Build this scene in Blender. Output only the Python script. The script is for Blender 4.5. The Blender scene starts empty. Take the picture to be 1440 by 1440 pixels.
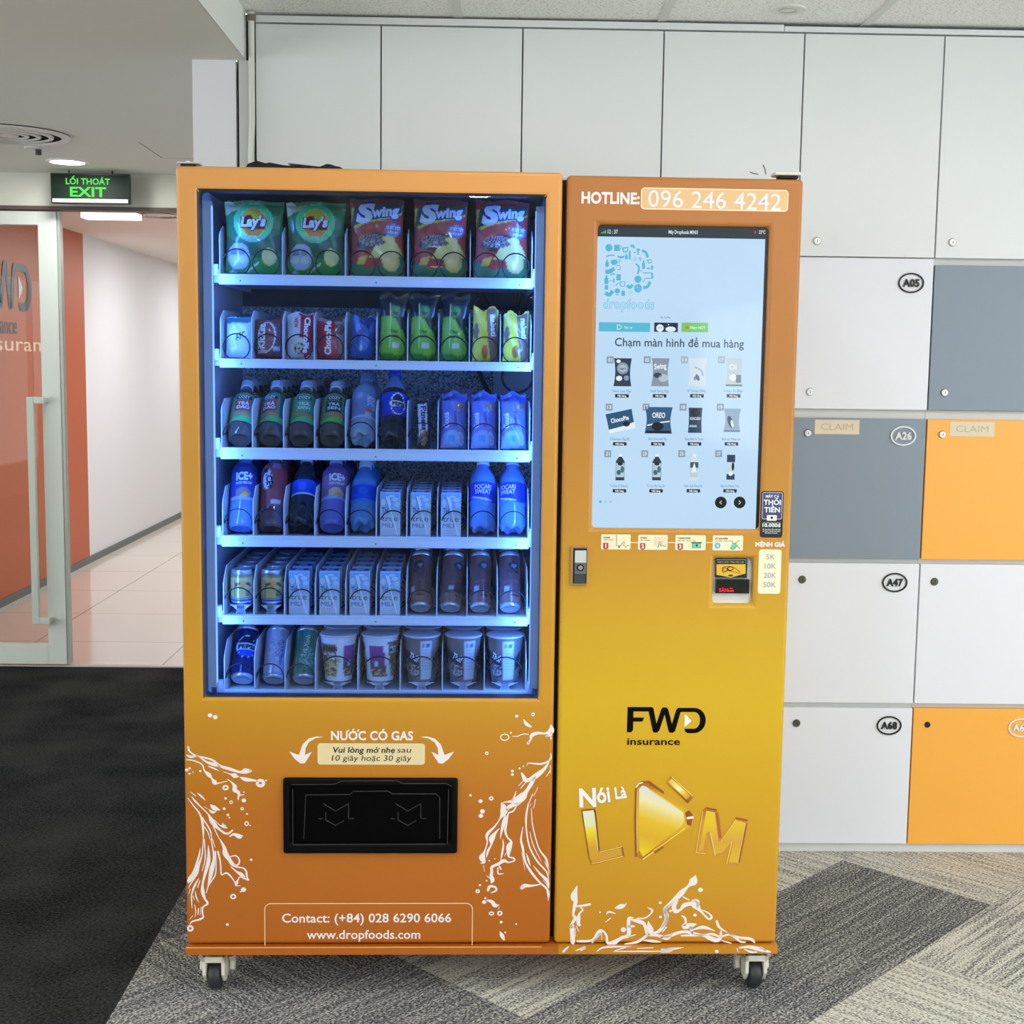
import bpy, bmesh, math, random, unicodedata
import numpy as np
from mathutils import Vector, Matrix

random.seed(7)
PI = math.pi
SC = bpy.context.scene
COL = SC.collection

# ------------------------------------------------------------------ camera, world, light levels, exposure
FPX, CAM_H, CAM_Y = 1867.0, 1.5095, -3.04643
YAW, PITCH, ROLL = 0.01972, 0.11082, 0.01312
MY = 0.01582                       # the machine stands slightly turned to the lockers
EXPOSURE = 0.07
DOWNLIGHT_W, SOFFIT_W, CORRIDOR_W, LED_W, WORLD_S = 5.5, 5.0, 19.0, 3.9, 3.2

_f = Vector((math.sin(YAW)*math.cos(PITCH), math.cos(YAW)*math.cos(PITCH), -math.sin(PITCH)))
_r = Vector((math.cos(YAW), -math.sin(YAW), 0)); _u = _r.cross(_f)
CR = math.cos(ROLL)*_r + math.sin(ROLL)*_u
CU = -math.sin(ROLL)*_r + math.cos(ROLL)*_u
CAM = Vector((0, CAM_Y, CAM_H))
cd = bpy.data.cameras.new('camera'); cam = bpy.data.objects.new('camera', cd); COL.objects.link(cam)
cd.sensor_width = 36.0; cd.sensor_height = 36.0; cd.lens = FPX/1440*36.0; cd.clip_start = 0.05
m3 = Matrix((CR, CU, -_f)).transposed()
cam.matrix_world = Matrix.Translation(CAM) @ m3.to_4x4()
SC.camera = cam
SC.view_settings.view_transform = 'Standard'
try: SC.view_settings.look = 'None'
except Exception: pass
SC.view_settings.exposure = EXPOSURE; SC.view_settings.gamma = 1.0; SC.view_settings.use_curve_mapping = False
wd = bpy.data.worlds.new('office_daylight'); SC.world = wd; wd.use_nodes = True
wd.node_tree.nodes['Background'].inputs[0].default_value = (0.93, 0.97, 1.0, 1)
wd.node_tree.nodes['Background'].inputs[1].default_value = WORLD_S

# ------------------------------------------------------------------ colours and materials
def lin(c):
    c = c/255.0
    return c/12.92 if c <= 0.04045 else ((c+0.055)/1.055)**2.4
def L3(c): return (lin(c[0]), lin(c[1]), lin(c[2]))
_mats = {}
def mat(c, rough=0.5, metal=0.0, coat=0.0, spec=0.5, trans=0.0, alpha=1.0, key=None):
    k = (c, rough, metal, coat, spec, trans, alpha)
    if k in _mats: return _mats[k]
    m = bpy.data.materials.new('surface'); m.use_nodes = True
    b = m.node_tree.nodes['Principled BSDF']
    b.inputs['Base Color'].default_value = (*L3(c), 1); b.inputs['Roughness'].default_value = rough
    b.inputs['Metallic'].default_value = metal; b.inputs['Coat Weight'].default_value = coat
    b.inputs['Specular IOR Level'].default_value = spec
    b.inputs['Transmission Weight'].default_value = trans; b.inputs['Alpha'].default_value = alpha
    _mats[k] = m; return m
def emit(c, s=1.0, gloss=False):
    k = ('e', c, s, gloss)
    if k in _mats: return _mats[k]
    m = bpy.data.materials.new('lit'); m.use_nodes = True
    b = m.node_tree.nodes['Principled BSDF']
    b.inputs['Base Color'].default_value = (0.004, 0.004, 0.004, 1)
    b.inputs['Roughness'].default_value = 0.06 if gloss else 0.6
    b.inputs['Specular IOR Level'].default_value = 0.5 if gloss else 0.0
    b.inputs['Emission Color'].default_value = (*L3(c), 1); b.inputs['Emission Strength'].default_value = s
    _mats[k] = m; return m
def nodes_of(m):
    nt = m.node_tree; return nt, nt.nodes['Principled BSDF'], nt.nodes, nt.links
def print_mat(rough, metal=0.0, coat=0.0):
    k = ('p', rough, metal, coat)
    if k in _mats: return _mats[k]
    m = bpy.data.materials.new('printed_film'); m.use_nodes = True
    nt, b, N, K = nodes_of(m)
    a = N.new('ShaderNodeAttribute'); a.attribute_name = 'print'
    K.new(a.outputs['Color'], b.inputs['Base Color'])
    b.inputs['Roughness'].default_value = rough; b.inputs['Metallic'].default_value = metal; b.inputs['Coat Weight'].default_value = coat
    _mats[k] = m; return m
def glass_mat(tint=(1, 1, 1), ior=1.5, boost=1.0):
    m = bpy.data.materials.new('glass'); m.use_nodes = True
    nt = m.node_tree; N = nt.nodes; K = nt.links; N.clear()
    o = N.new('ShaderNodeOutputMaterial'); mx = N.new('ShaderNodeMixShader'); t = N.new('ShaderNodeBsdfTransparent')
    g = N.new('ShaderNodeBsdfGlossy'); fr = N.new('ShaderNodeFresnel'); mu = N.new('ShaderNodeMath'); mu.operation = 'MULTIPLY'
    t.inputs[0].default_value = (*tint, 1); g.inputs['Roughness'].default_value = 0.01; fr.inputs[0].default_value = ior
    mu.inputs[1].default_value = boost
    K.new(fr.outputs[0], mu.inputs[0]); K.new(mu.outputs[0], mx.inputs[0]); K.new(t.outputs[0], mx.inputs[1]); K.new(g.outputs[0], mx.inputs[2])
    K.new(mx.outputs[0], o.inputs[0]); return m

# ------------------------------------------------------------------ text outlines (built-in font, Vietnamese marks drawn on)
_tc = bpy.data.curves.new('lettering_curve', 'FONT'); _to = bpy.data.objects.new('lettering_curve', _tc)
_gl = {}
def _mesh_of(s, off):
    _tc.body = s; _tc.size = 1.0; _tc.offset = off; _tc.resolution_u = 3
    me = bpy.data.meshes.new_from_object(_to)
    v = [(p.co.x, p.co.y) for p in me.vertices]; f = [tuple(p.vertices) for p in me.polygons]
    bpy.data.meshes.remove(me); return v, f
_BARX = max(p[0] for p in _mesh_of('l', 0)[0]); _CAP = max(p[1] for p in _mesh_of('H', 0)[0])
def ribbon(pts, w):
    n = len(pts); vs = []; fs = []
    for i, p in enumerate(pts):
        a = pts[max(0, i-1)]; b = pts[min(n-1, i+1)]; dx, dy = b[0]-a[0], b[1]-a[1]; d = math.hypot(dx, dy) or 1
        ww = (w[i] if hasattr(w, '__len__') else w)/2
        vs += [(p[0]-dy/d*ww, p[1]+dx/d*ww), (p[0]+dy/d*ww, p[1]-dx/d*ww)]
    for i in range(n-1): fs.append((2*i, 2*i+1, 2*i+3, 2*i+2))
    return vs, fs
def glyph(ch, off):
    k = (ch, off)
    if k in _gl: return _gl[k]
    if ch == ' ': _gl[k] = ([], [], 0.28); return _gl[k]
    marks = []; base = ch
    if ch in 'đĐ': base = 'd' if ch == 'đ' else 'D'; marks = ['bar']
    elif ord(ch) > 255:
        d = unicodedata.normalize('NFD', ch); base = d[0]; marks = list(d[1:])
    v, f = _mesh_of(base, off)
    adv = max(p[0] for p in _mesh_of(base+'l', 0)[0]) - _BARX
    v = list(v); f = list(f)
    x0 = min(p[0] for p in v); x1 = max(p[0] for p in v); y1 = max(p[1] for p in v); cx = (x0+x1)/2
    t = 0.07+off*1.6; yy = y1+0.04; up = 0
    def add(r):
        b = len(v); v.extend(r[0]); f.extend(tuple(i+b for i in q) for q in r[1])
    for mk in marks:
        if mk == 'bar': add(ribbon([(x1-0.28, y1*0.82), (x1+0.05, y1*0.82)] if base == 'd' else [(x0-0.06, y1/2), (x0+0.26, y1/2)], t))
        elif mk == '\u0302': add(ribbon([(cx-0.13, yy), (cx, yy+0.11), (cx+0.13, yy)], t)); up = 0.13
        elif mk == '\u0306': add(ribbon([(cx-0.12, yy+0.1), (cx-0.06, yy+0.03), (cx+0.06, yy+0.03), (cx+0.12, yy+0.1)], t)); up = 0.1
        elif mk == '\u0301': add(ribbon([(cx+(0.08 if up else -0.03), yy+up), (cx+(0.2 if up else 0.1), yy+up+0.13)], t))
        elif mk == '\u0300': add(ribbon([(cx+0.03, yy+up), (cx-0.1, yy+up+0.13)], t))
        elif mk == '\u0309': add(ribbon([(cx-0.06, yy+up+0.13), (cx+0.04, yy+up+0.14), (cx+0.06, yy+up+0.08), (cx, yy+up+0.02)], t))
        elif mk == '\u0323': add(ribbon([(cx-0.045, -0.14), (cx+0.045, -0.14)], 0.09+off))
        elif mk == '\u031b': add(ribbon([(x1-0.06, y1-0.03), (x1+0.06, y1), (x1+0.08, y1+0.12)], t))
        elif mk == '\u0303': add(ribbon([(cx-0.13, yy+0.03), (cx-0.05, yy+0.09), (cx+0.05, yy+0.03), (cx+0.13, yy+0.09)], t))
    _gl[k] = (v, f, adv+off*0.5); return _gl[k]

# ------------------------------------------------------------------ mesh gatherer
class G:
    def __init__(s, y0=0.0, conf=None, org=(0, 0), sc=1.0):
        s.v = []; s.f = []; s.m = []; s.mats = []; s.y0 = y0; s.conf = conf; s.smooth = set(); s.col = {}
    def mi(s, m):
        if m not in s.mats: s.mats.append(m)
        return s.mats.index(m)
    def add(s, vs, fs, m, smooth=False, cols=None):
        b = len(s.v); s.v.extend(vs); k = s.mi(m)
        if cols is not None:
            for i, c in enumerate(cols): s.col[b+i] = c
        for q in fs:
            if smooth: s.smooth.add(len(s.f))
            s.f.append(tuple(i+b for i in q)); s.m.append(k)
    def p(s, x, z, layer=1):
        if s.conf: return s.conf(x, z, layer)
        return (x, s.y0-0.0004*layer, z)
    # flat printing -------------------------------------------------
    def poly(s, pts, m, layer=1): s.add([s.p(x, z, layer) for x, z in pts], [tuple(range(len(pts)))], m)
    def rect(s, x0, x1, z0, z1, m, layer=1, r=0.0):
        s.poly(rrect(x0, x1, z0, z1, r), m, layer)
    def ell(s, cx, cz, rx, rz, m, layer=1, n=24, rot=0.0):
        c, q = math.cos(rot), math.sin(rot)
        s.poly([(cx+rx*math.cos(t)*c-rz*math.sin(t)*q, cz+rx*math.cos(t)*q+rz*math.sin(t)*c) for t in [2*PI*i/n for i in range(n)]], m, layer)
    def ring(s, cx, cz, rx, rz, w, m, layer=1, n=28):
        o = [(cx+rx*math.cos(2*PI*i/n), cz+rz*math.sin(2*PI*i/n)) for i in range(n)]
        q = [(cx+(rx-w)*math.cos(2*PI*i/n), cz+(rz-w)*math.sin(2*PI*i/n)) for i in range(n)]
        s.add([s.p(x, z, layer) for x, z in o+q], [(i, (i+1) % n, n+(i+1) % n, n+i) for i in range(n)], m)
    def frame(s, x0, x1, z0, z1, w, m, layer=1, r=0.0):
        a = rrect(x0, x1, z0, z1, r); b = rrect(x0+w, x1-w, z0+w, z1-w, max(r-w, 0.0)); n = len(a)
        s.add([s.p(x, z, layer) for x, z in a+b], [(i, (i+1) % n, n+(i+1) % n, n+i) for i in range(n)], m)
    def line(s, pts, w, m, layer=1, smooth=0, cap=False):
        ws = list(w) if hasattr(w, '__len__') else [w]*len(pts)
        if smooth: pts, ws = catmull(pts, ws, smooth)
        vs, fs = ribbon(pts, ws); s.add([s.p(x, z, layer) for x, z in vs], fs, m)
        if cap:
            for q in (0, -1): s.ell(pts[q][0], pts[q][1], ws[q]/2, ws[q]/2, m, layer, 12)
    def text(s, t, x, z, h, m, align='L', bold=0.0, width=None, slant=0.0, rot=0.0, layer=2, track=0.0, sx=1.0):
        vs = []; fs = []; cx = 0.0; k = h/_CAP
        for ch in t:
            gv, gf, ad = glyph(ch, bold); b = len(vs)
            vs += [(cx+a, c) for a, c in gv]; fs += [tuple(i+b for i in q) for q in gf]; cx += ad+track
        if not vs: return
        lo = min(a for a, c in vs); hi = max(a for a, c in vs)
        kx = k*sx if width is None else width/(hi-lo)
        off = {'L': -lo, 'C': -(lo+hi)/2, 'R': -hi}[align]; c_, s_ = math.cos(rot), math.sin(rot); out = []
        for a, c in vs:
            px = (a+off)*kx+c*k*slant; pz = c*k
            out.append(s.p(x+px*c_-pz*s_, z+px*s_+pz*c_, layer))
        s.add(out, fs, m)
    # solids ---------------------------------------------------------
    def box(s, x0, x1, y0, y1, z0, z1, m):
        v = [(x, y, z) for z in (z0, z1) for y in (y0, y1) for x in (x0, x1)]
        s.add(v, [(0, 2, 3, 1), (4, 5, 7, 6), (0, 1, 5, 4), (2, 6, 7, 3), (0, 4, 6, 2), (1, 3, 7, 5)], m)
    def prism(s, pts, y0, y1, m):          # pts in x,z; extruded along y
        n = len(pts); v = [(x, y0, z) for x, z in pts]+[(x, y1, z) for x, z in pts]
        f = [tuple(range(n)), tuple(range(2*n-1, n-1, -1))]+[(i, i+n, (i+1) % n+n, (i+1) % n) for i in range(n)]
        s.add(v, f, m)
    def prism_x(s, pts, x0, x1, m):        # pts in y,z; extruded along x
        n = len(pts); v = [(x0, y, z) for y, z in pts]+[(x1, y, z) for y, z in pts]
        f = [tuple(range(n-1, -1, -1)), tuple(range(n, 2*n))]+[(i, (i+1) % n, (i+1) % n+n, i+n) for i in range(n)]
        s.add(v, f, m)
    def cyl(s, c, axis, r, h, m, n=24, r2=None, smooth=True):
        r2 = r if r2 is None else r2; v = []
        for k, rr in ((0, r), (h, r2)):
            for i in range(n):
                a = 2*PI*i/n; p, q = rr*math.cos(a), rr*math.sin(a)
                v.append({'x': (c[0]+k, c[1]+p, c[2]+q), 'y': (c[0]+p, c[1]+k, c[2]+q), 'z': (c[0]+p, c[1]+q, c[2]+k)}[axis])
        s.add(v, [(i, (i+1) % n, n+(i+1) % n, n+i) for i in range(n)], m, smooth)
        s.add(v, [tuple(range(n-1, -1, -1)), tuple(range(n, 2*n))], m)
    def tube(s, pts, r, m, n=6, closed=False):
        P = [Vector(p) for p in pts]; k = len(P); v = []; prev = None
        for i in range(k):
            t = (P[(i+1) % k]-P[i-1]) if closed else (P[min(k-1, i+1)]-P[max(0, i-1)])
            t.normalize()
            a = (prev-t*prev.dot(t)) if prev is not None else t.orthogonal()
            if a.length < 1e-6: a = t.orthogonal()
            a.normalize(); prev = a; b = t.cross(a)
            for j in range(n):
                q = 2*PI*j/n; v.append(tuple(P[i]+a*(r*math.cos(q))+b*(r*math.sin(q))))
        f = [(i*n+j, i*n+(j+1) % n, ((i+1) % k)*n+(j+1) % n, ((i+1) % k)*n+j) for i in range(k if closed else k-1) for j in range(n)]
        s.add(v, f, m, True)
        if not closed: s.add(v[:n], [tuple(range(n-1, -1, -1))], m); s.add(v[-n:], [tuple(range(n))], m)
    def lathe(s, prof, m, n=32, lobes=0, lobe_z=0.0, lobe_d=0.0, cols=None):   # prof: (r, z[, material])
        v = []; f = []
        for r, z, *_ in prof:
            for i in range(n):
                a = 2*PI*i/n; rr, zz = r, z
                if lobes and z < lobe_z and r > 1e-4: zz = z+lobe_d*(0.5-0.5*math.cos(lobes*a))
                v.append((rr*math.cos(a), rr*math.sin(a), zz))
        k = len(prof)
        b = len(s.v); s.v.extend(v)
        for j in range(k-1):
            mm = s.mi(prof[j][2] if len(prof[j]) > 2 else m)
            for i in range(n):
                s.smooth.add(len(s.f)); s.f.append((b+j*n+i, b+j*n+(i+1) % n, b+(j+1)*n+(i+1) % n, b+(j+1)*n+i)); s.m.append(mm)
        for j, rev in ((0, True), (k-1, False)):
            if prof[j][0] > 1e-5:
                q = [b+j*n+i for i in range(n)]; s.f.append(tuple(q[::-1] if rev else q)); s.m.append(s.mi(prof[j][2] if len(prof[j]) > 2 else m))
    def build(s, name, parent=None, bevel=0.0, seg=2):
        me = bpy.data.meshes.new(name); me.from_pydata(s.v, [], s.f)
        for m in s.mats: me.materials.append(m)
        me.polygons.foreach_set('material_index', s.m)
        me.polygons.foreach_set('use_smooth', [i in s.smooth for i in range(len(s.f))])
        if s.col:
            a = me.color_attributes.new('print', 'FLOAT_COLOR', 'POINT')
            arr = np.ones((len(s.v), 4), dtype=np.float32)
            for i, c in s.col.items(): arr[i, :3] = c
            a.data.foreach_set('color', arr.ravel())
        me.update()
        o = bpy.data.objects.new(name, me); COL.objects.link(o)
        if parent: o.parent = parent
        if bevel:
            b = o.modifiers.new('bevel', 'BEVEL'); b.width = bevel; b.segments = seg; b.limit_method = 'ANGLE'; b.angle_limit = 0.6
        return o

def rrect(x0, x1, z0, z1, r, n=5):
    if r <= 0: return [(x0, z0), (x1, z0), (x1, z1), (x0, z1)]
    out = []
    for cx, cz, a in ((x1-r, z0+r, -PI/2), (x1-r, z1-r, 0), (x0+r, z1-r, PI/2), (x0+r, z0+r, PI)):
        out += [(cx+r*math.cos(a+PI/2*i/n), cz+r*math.sin(a+PI/2*i/n)) for i in range(n+1)]
    return out
def catmull(pts, ws, k):
    P = [(*p, w) for p, w in zip(pts, ws)]; out = []
    for i in range(len(P)-1):
        a, b, c, d = P[max(0, i-1)], P[i], P[i+1], P[min(len(P)-1, i+2)]
        for j in range(k):
            t = j/k
            out.append(tuple(0.5*(2*b[q]+(c[q]-a[q])*t+(2*a[q]-5*b[q]+4*c[q]-d[q])*t*t+(3*b[q]-a[q]-3*c[q]+d[q])*t**3) for q in range(3)))
    out.append(P[-1])
    return [(p[0], p[1]) for p in out], [max(p[2], 0.0) for p in out]
def clip(pts, nx, nz, d):                 # keep nx*x+nz*z <= d
    out = []; n = len(pts)
    for i in range(n):
        a, b = pts[i], pts[(i+1) % n]; da = nx*a[0]+nz*a[1]-d; db = nx*b[0]+nz*b[1]-d
        if da <= 0: out.append(a)
        if (da < 0 < db) or (db < 0 < da):
            t = da/(da-db); out.append((a[0]+(b[0]-a[0])*t, a[1]+(b[1]-a[1])*t))
    return out
def mixc(stops, t):
    for (a, ca), (b, cb) in zip(stops, stops[1:]):
        if t <= b:
            k = 0 if b == a else max(0, (t-a)/(b-a)); return tuple(int(round(ca[i]+(cb[i]-ca[i])*k)) for i in range(3))
    return stops[-1][1]

# ------------------------------------------------------------------ tags
def tag(o, label, cat, group=None):
    o['label'] = label; o['category'] = cat
    if group: o['group'] = group
    return o
def empty(name, loc=(0, 0, 0), rz=0.0):
    o = bpy.data.objects.new(name, None); o.empty_display_size = 0.05; COL.objects.link(o); o.location = loc; o.rotation_euler = (0, 0, rz); return o
def struct(o): o['kind'] = 'structure'; return o
def dup(root, label=None, group=None):
    kids = {}
    for ch in root.children: kids.setdefault(root.name, []).append(ch)
    c = root.copy(); COL.objects.link(c)
    for ch in root.children:
        d = ch.copy(); COL.objects.link(d); d.parent = c
        for g in ch.children:
            e = g.copy(); COL.objects.link(e); e.parent = d
    if label: c['label'] = label
    if group: c['group'] = group
    return c
# a point of the photograph on the machine's front plane (moved back by y), or on a plane y = const of the room
def ray(u, v): return CR*((u-720)/FPX)-CU*((v-720)/FPX)+_f
def F(u, v, y=0.0):
    n = Vector((-math.sin(MY), math.cos(MY), 0)); t = Vector((math.cos(MY), math.sin(MY), 0)); k = ray(u, v)
    P = CAM+k*((y-CAM.dot(n))/k.dot(n)); return (P.dot(t), P.z)
def W(u, v, y):
    k = ray(u, v); P = CAM+k*((y-CAM.y)/k.y); return (P.x, P.z)
# ================================================================== THE ROOM
YL, YD = 0.95642, 3.41968            # locker fronts; glass door plane
ZC, ZS, XS = 2.515, 2.379, -0.714     # tile ceiling, lowered ceiling, its edge
XW = -2.94                            # corridor wall
WHITE = mat((226, 228, 226), 0.55); LWHITE = mat((231, 235, 243), 0.35)

def carpet_mat():
    m = bpy.data.materials.new('patterned_carpet'); m.use_nodes = True; nt, b, N, K = nodes_of(m)
    uv = N.new('ShaderNodeUVMap'); uv.uv_map = 'UVMap'
    at = N.new('ShaderNodeAttribute'); at.attribute_name = 'tone'
    # broken stripes that run along each plank
    mp = N.new('ShaderNodeMapping'); mp.inputs['Scale'].default_value = (3.2, 64, 1); K.new(uv.outputs[0], mp.inputs[0])
    n1 = N.new('ShaderNodeTexNoise'); n1.inputs['Scale'].default_value = 1.0; n1.inputs['Detail'].default_value = 3; n1.inputs['Roughness'].default_value = 0.6; K.new(mp.outputs[0], n1.inputs['Vector'])
    r1 = N.new('ShaderNodeMapRange'); r1.inputs[1].default_value = 0.42; r1.inputs[2].default_value = 0.6; K.new(n1.outputs['Fac'], r1.inputs[0])
    # woven loops
    mp2 = N.new('ShaderNodeMapping'); mp2.inputs['Scale'].default_value = (130, 210, 1); K.new(uv.outputs[0], mp2.inputs[0])
    n2 = N.new('ShaderNodeTexNoise'); n2.inputs['Scale'].default_value = 1.0; n2.inputs['Detail'].default_value = 2; K.new(mp2.outputs[0], n2.inputs['Vector'])
    r2 = N.new('ShaderNodeMapRange'); r2.inputs[1].default_value = 0.36; r2.inputs[2].default_value = 0.64; K.new(n2.outputs['Fac'], r2.inputs[0])
    # light share = tone + stripes + loops
    sep = N.new('ShaderNodeSeparateColor'); K.new(at.outputs['Color'], sep.inputs[0])
    def ma(op, a, bb, c=None):
        q = N.new('ShaderNodeMath'); q.operation = op
        for i, val in enumerate((a, bb, c)):
            if val is None: continue
            if hasattr(val, 'links'): K.new(val, q.inputs[i])
            else: q.inputs[i].default_value = val
        return q.outputs[0]
    s1 = ma('MULTIPLY', ma('MULTIPLY', ma('SUBTRACT', r1.outputs[0], 0.5), sep.outputs[1]), 0.5)
    s2 = ma('MULTIPLY', ma('SUBTRACT', r2.outputs[0], 0.5), 0.8)
    tot = ma('ADD', ma('ADD', sep.outputs[0], s1), s2)
    cr = N.new('ShaderNodeValToRGB'); K.new(tot, cr.inputs[0])
    e = cr.color_ramp.elements
    e[0].position = 0.05; e[0].color = (*L3((62, 65, 70)), 1); e[1].position = 0.95; e[1].color = (*L3((214, 212, 198)), 1)
    q = e.new(0.5); q.color = (*L3((140, 140, 138)), 1)
    K.new(cr.outputs[0], b.inputs['Base Color']); b.inputs['Roughness'].default_value = 0.95; b.inputs['Specular IOR Level'].default_value = 0.1
    bp = N.new('ShaderNodeBump'); bp.inputs['Strength'].default_value = 0.5; bp.inputs['Distance'].default_value = 0.004; K.new(r2.outputs[0], bp.inputs['Height']); K.new(bp.outputs[0], b.inputs['Normal'])
    return m
def dark_carpet_mat():
    m = bpy.data.materials.new('dark_carpet'); m.use_nodes = True; nt, b, N, K = nodes_of(m)
    tc = N.new('ShaderNodeTexCoord')
    n1 = N.new('ShaderNodeTexNoise'); n1.inputs['Scale'].default_value = 120; n1.inputs['Detail'].default_value = 4; n1.inputs['Roughness'].default_value = 0.7; K.new(tc.outputs['Object'], n1.inputs['Vector'])
    n2 = N.new('ShaderNodeTexNoise'); n2.inputs['Scale'].default_value = 3.2; n2.inputs['Detail'].default_value = 3; K.new(tc.outputs['Object'], n2.inputs['Vector'])
    mx = N.new('ShaderNodeMath'); mx.operation = 'MULTIPLY_ADD'; mx.inputs[1].default_value = 0.45; K.new(n2.outputs['Fac'], mx.inputs[0]); K.new(n1.outputs['Fac'], mx.inputs[2])
    cr = N.new('ShaderNodeValToRGB'); K.new(mx.outputs[0], cr.inputs[0]); e = cr.color_ramp.elements
    e[0].position = 0.56; e[0].color = (*L3((13, 15, 18)), 1); e[1].position = 1.02; e[1].color = (*L3((74, 76, 74)), 1)
    K.new(cr.outputs[0], b.inputs['Base Color']); b.inputs['Roughness'].default_value = 1.0; b.inputs['Specular IOR Level'].default_value = 0.05
    bp = N.new('ShaderNodeBump'); bp.inputs['Strength'].default_value = 0.7; bp.inputs['Distance'].default_value = 0.006; K.new(n1.outputs['Fac'], bp.inputs['Height']); K.new(bp.outputs[0], b.inputs['Normal'])
    return m
def tile_mat():
    m = bpy.data.materials.new('polished_tile'); m.use_nodes = True; nt, b, N, K = nodes_of(m)
    tc = N.new('ShaderNodeTexCoord'); br = N.new('ShaderNodeTexBrick'); K.new(tc.outputs['Object'], br.inputs['Vector'])
    br.offset = 0.0; br.inputs['Scale'].default_value = 1.0; br.inputs['Brick Width'].default_value = 0.8; br.inputs['Row Height'].default_value = 0.8; br.inputs['Mortar Size'].default_value = 0.004
    br.inputs['Color1'].default_value = (*L3((226, 216, 206)), 1); br.inputs['Color2'].default_value = (*L3((222, 213, 203)), 1); br.inputs['Mortar'].default_value = (*L3((150, 138, 128)), 1)
    K.new(br.outputs[0], b.inputs['Base Color']); b.inputs['Roughness'].default_value = 0.12; return m
def ceiling_mat():
    m = bpy.data.materials.new('mineral_tile'); m.use_nodes = True; nt, b, N, K = nodes_of(m)
    tc = N.new('ShaderNodeTexCoord'); n = N.new('ShaderNodeTexNoise'); n.inputs['Scale'].default_value = 150; n.inputs['Detail'].default_value = 3; K.new(tc.outputs['Object'], n.inputs['Vector'])
    cr = N.new('ShaderNodeValToRGB'); K.new(n.outputs['Fac'], cr.inputs[0]); e = cr.color_ramp.elements
    e[0].position = 0.34; e[0].color = (*L3((206, 208, 202)), 1); e[1].position = 0.48; e[1].color = (*L3((242, 244, 240)), 1)
    K.new(cr.outputs[0], b.inputs['Base Color']); b.inputs['Roughness'].default_value = 0.9; return m
def sparkle_mat(c0, c1, scale):
    m = bpy.data.materials.new('embossed_foil'); m.use_nodes = True; nt, b, N, K = nodes_of(m)
    tc = N.new('ShaderNodeTexCoord'); n = N.new('ShaderNodeTexNoise'); n.inputs['Scale'].default_value = scale; n.inputs['Detail'].default_value = 2; K.new(tc.outputs['Object'], n.inputs['Vector'])
    cr = N.new('ShaderNodeValToRGB'); K.new(n.outputs['Fac'], cr.inputs[0]); e = cr.color_ramp.elements
    e[0].position = 0.38; e[0].color = (*L3(c0), 1); e[1].position = 0.62; e[1].color = (*L3(c1), 1)
    K.new(cr.outputs[0], b.inputs['Base Color']); b.inputs['Roughness'].default_value = 0.6; return m

# --- floors
XB = -0.855
fl = []
LNG, WID = 0.95, 0.475
rr = random.Random(5)
u0, v0 = 1.418, -0.156
g = G(); tones = []; uvs = []; CM = carpet_mat()
for j in range(-40, 20):
    va, vb = v0+j*WID, v0+(j+1)*WID
    for i in range(-26, 14):
        ua = u0-LNG+i*LNG+(0.475 if j % 2 == 0 else 0.0); ub = ua+LNG
        tone = rr.choice((0.3, 0.42, 0.58, 0.7, 0.8)); st = rr.choice((0.3, 0.55, 0.8, 1.0))
        cu, cv = (ua+ub)/2, (va+vb)/2
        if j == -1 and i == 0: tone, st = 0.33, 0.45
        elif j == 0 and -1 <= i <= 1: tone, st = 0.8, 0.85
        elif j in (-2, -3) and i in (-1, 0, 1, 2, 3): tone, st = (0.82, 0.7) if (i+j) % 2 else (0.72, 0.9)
        elif (j, i) in ((0, -2), (-1, -1), (1, -1), (1, 0)): tone, st = 0.38, 0.5  # grey planks, toned darker to paint in shade from the machine
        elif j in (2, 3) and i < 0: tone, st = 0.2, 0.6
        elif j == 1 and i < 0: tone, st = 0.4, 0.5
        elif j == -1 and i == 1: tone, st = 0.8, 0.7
        sq = [(ua, va), (ub, va), (ub, vb), (ua, vb)]
        q = [((a-b)/math.sqrt(2), (a+b)/math.sqrt(2)) for a, b in sq]
        for nx, ny, d in ((-1, 0, -XB), (1, 0, 4.2), (0, 1, 1.62), (0, -1, 20.0)): q = clip(q, nx, ny, d)
        if len(q) < 3: continue
        g.add([(x, y, 0.0) for x, y in q], [tuple(range(len(q)))], CM)
        for x, y in q:
            a, b = (x+y)/math.sqrt(2), (y-x)/math.sqrt(2); o1 = rr.random()*0
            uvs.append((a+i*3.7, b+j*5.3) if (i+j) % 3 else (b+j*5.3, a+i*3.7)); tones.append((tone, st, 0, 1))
floor = struct(g.build('floor'))
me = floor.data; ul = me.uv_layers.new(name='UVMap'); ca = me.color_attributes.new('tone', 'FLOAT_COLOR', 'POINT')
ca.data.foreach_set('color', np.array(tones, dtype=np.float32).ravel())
for lp in me.loops: ul.data[lp.index].uv = uvs[lp.vertex_index]
g = G(); g.add([(-5.2, -20, 0), (XB, -20, 0), (XB, YD+0.01, 0), (-5.2, YD+0.01, 0)], [(0, 1, 2, 3)], dark_carpet_mat()); struct(g.build('floor_left'))
g = G(); g.add([(-5.2, YD+0.01, 0.0), (1.0, YD+0.01, 0.0), (1.0, 14, 0.0), (-5.2, 14, 0.0)], [(0, 1, 2, 3)], tile_mat()); struct(g.build('floor_corridor'))
g = G(); g.box(-5.2, -0.86, YD-0.012, YD+0.02, 0.0, 0.006, mat((200, 196, 188), 0.4)); struct(g.build('trim_1'))
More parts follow.
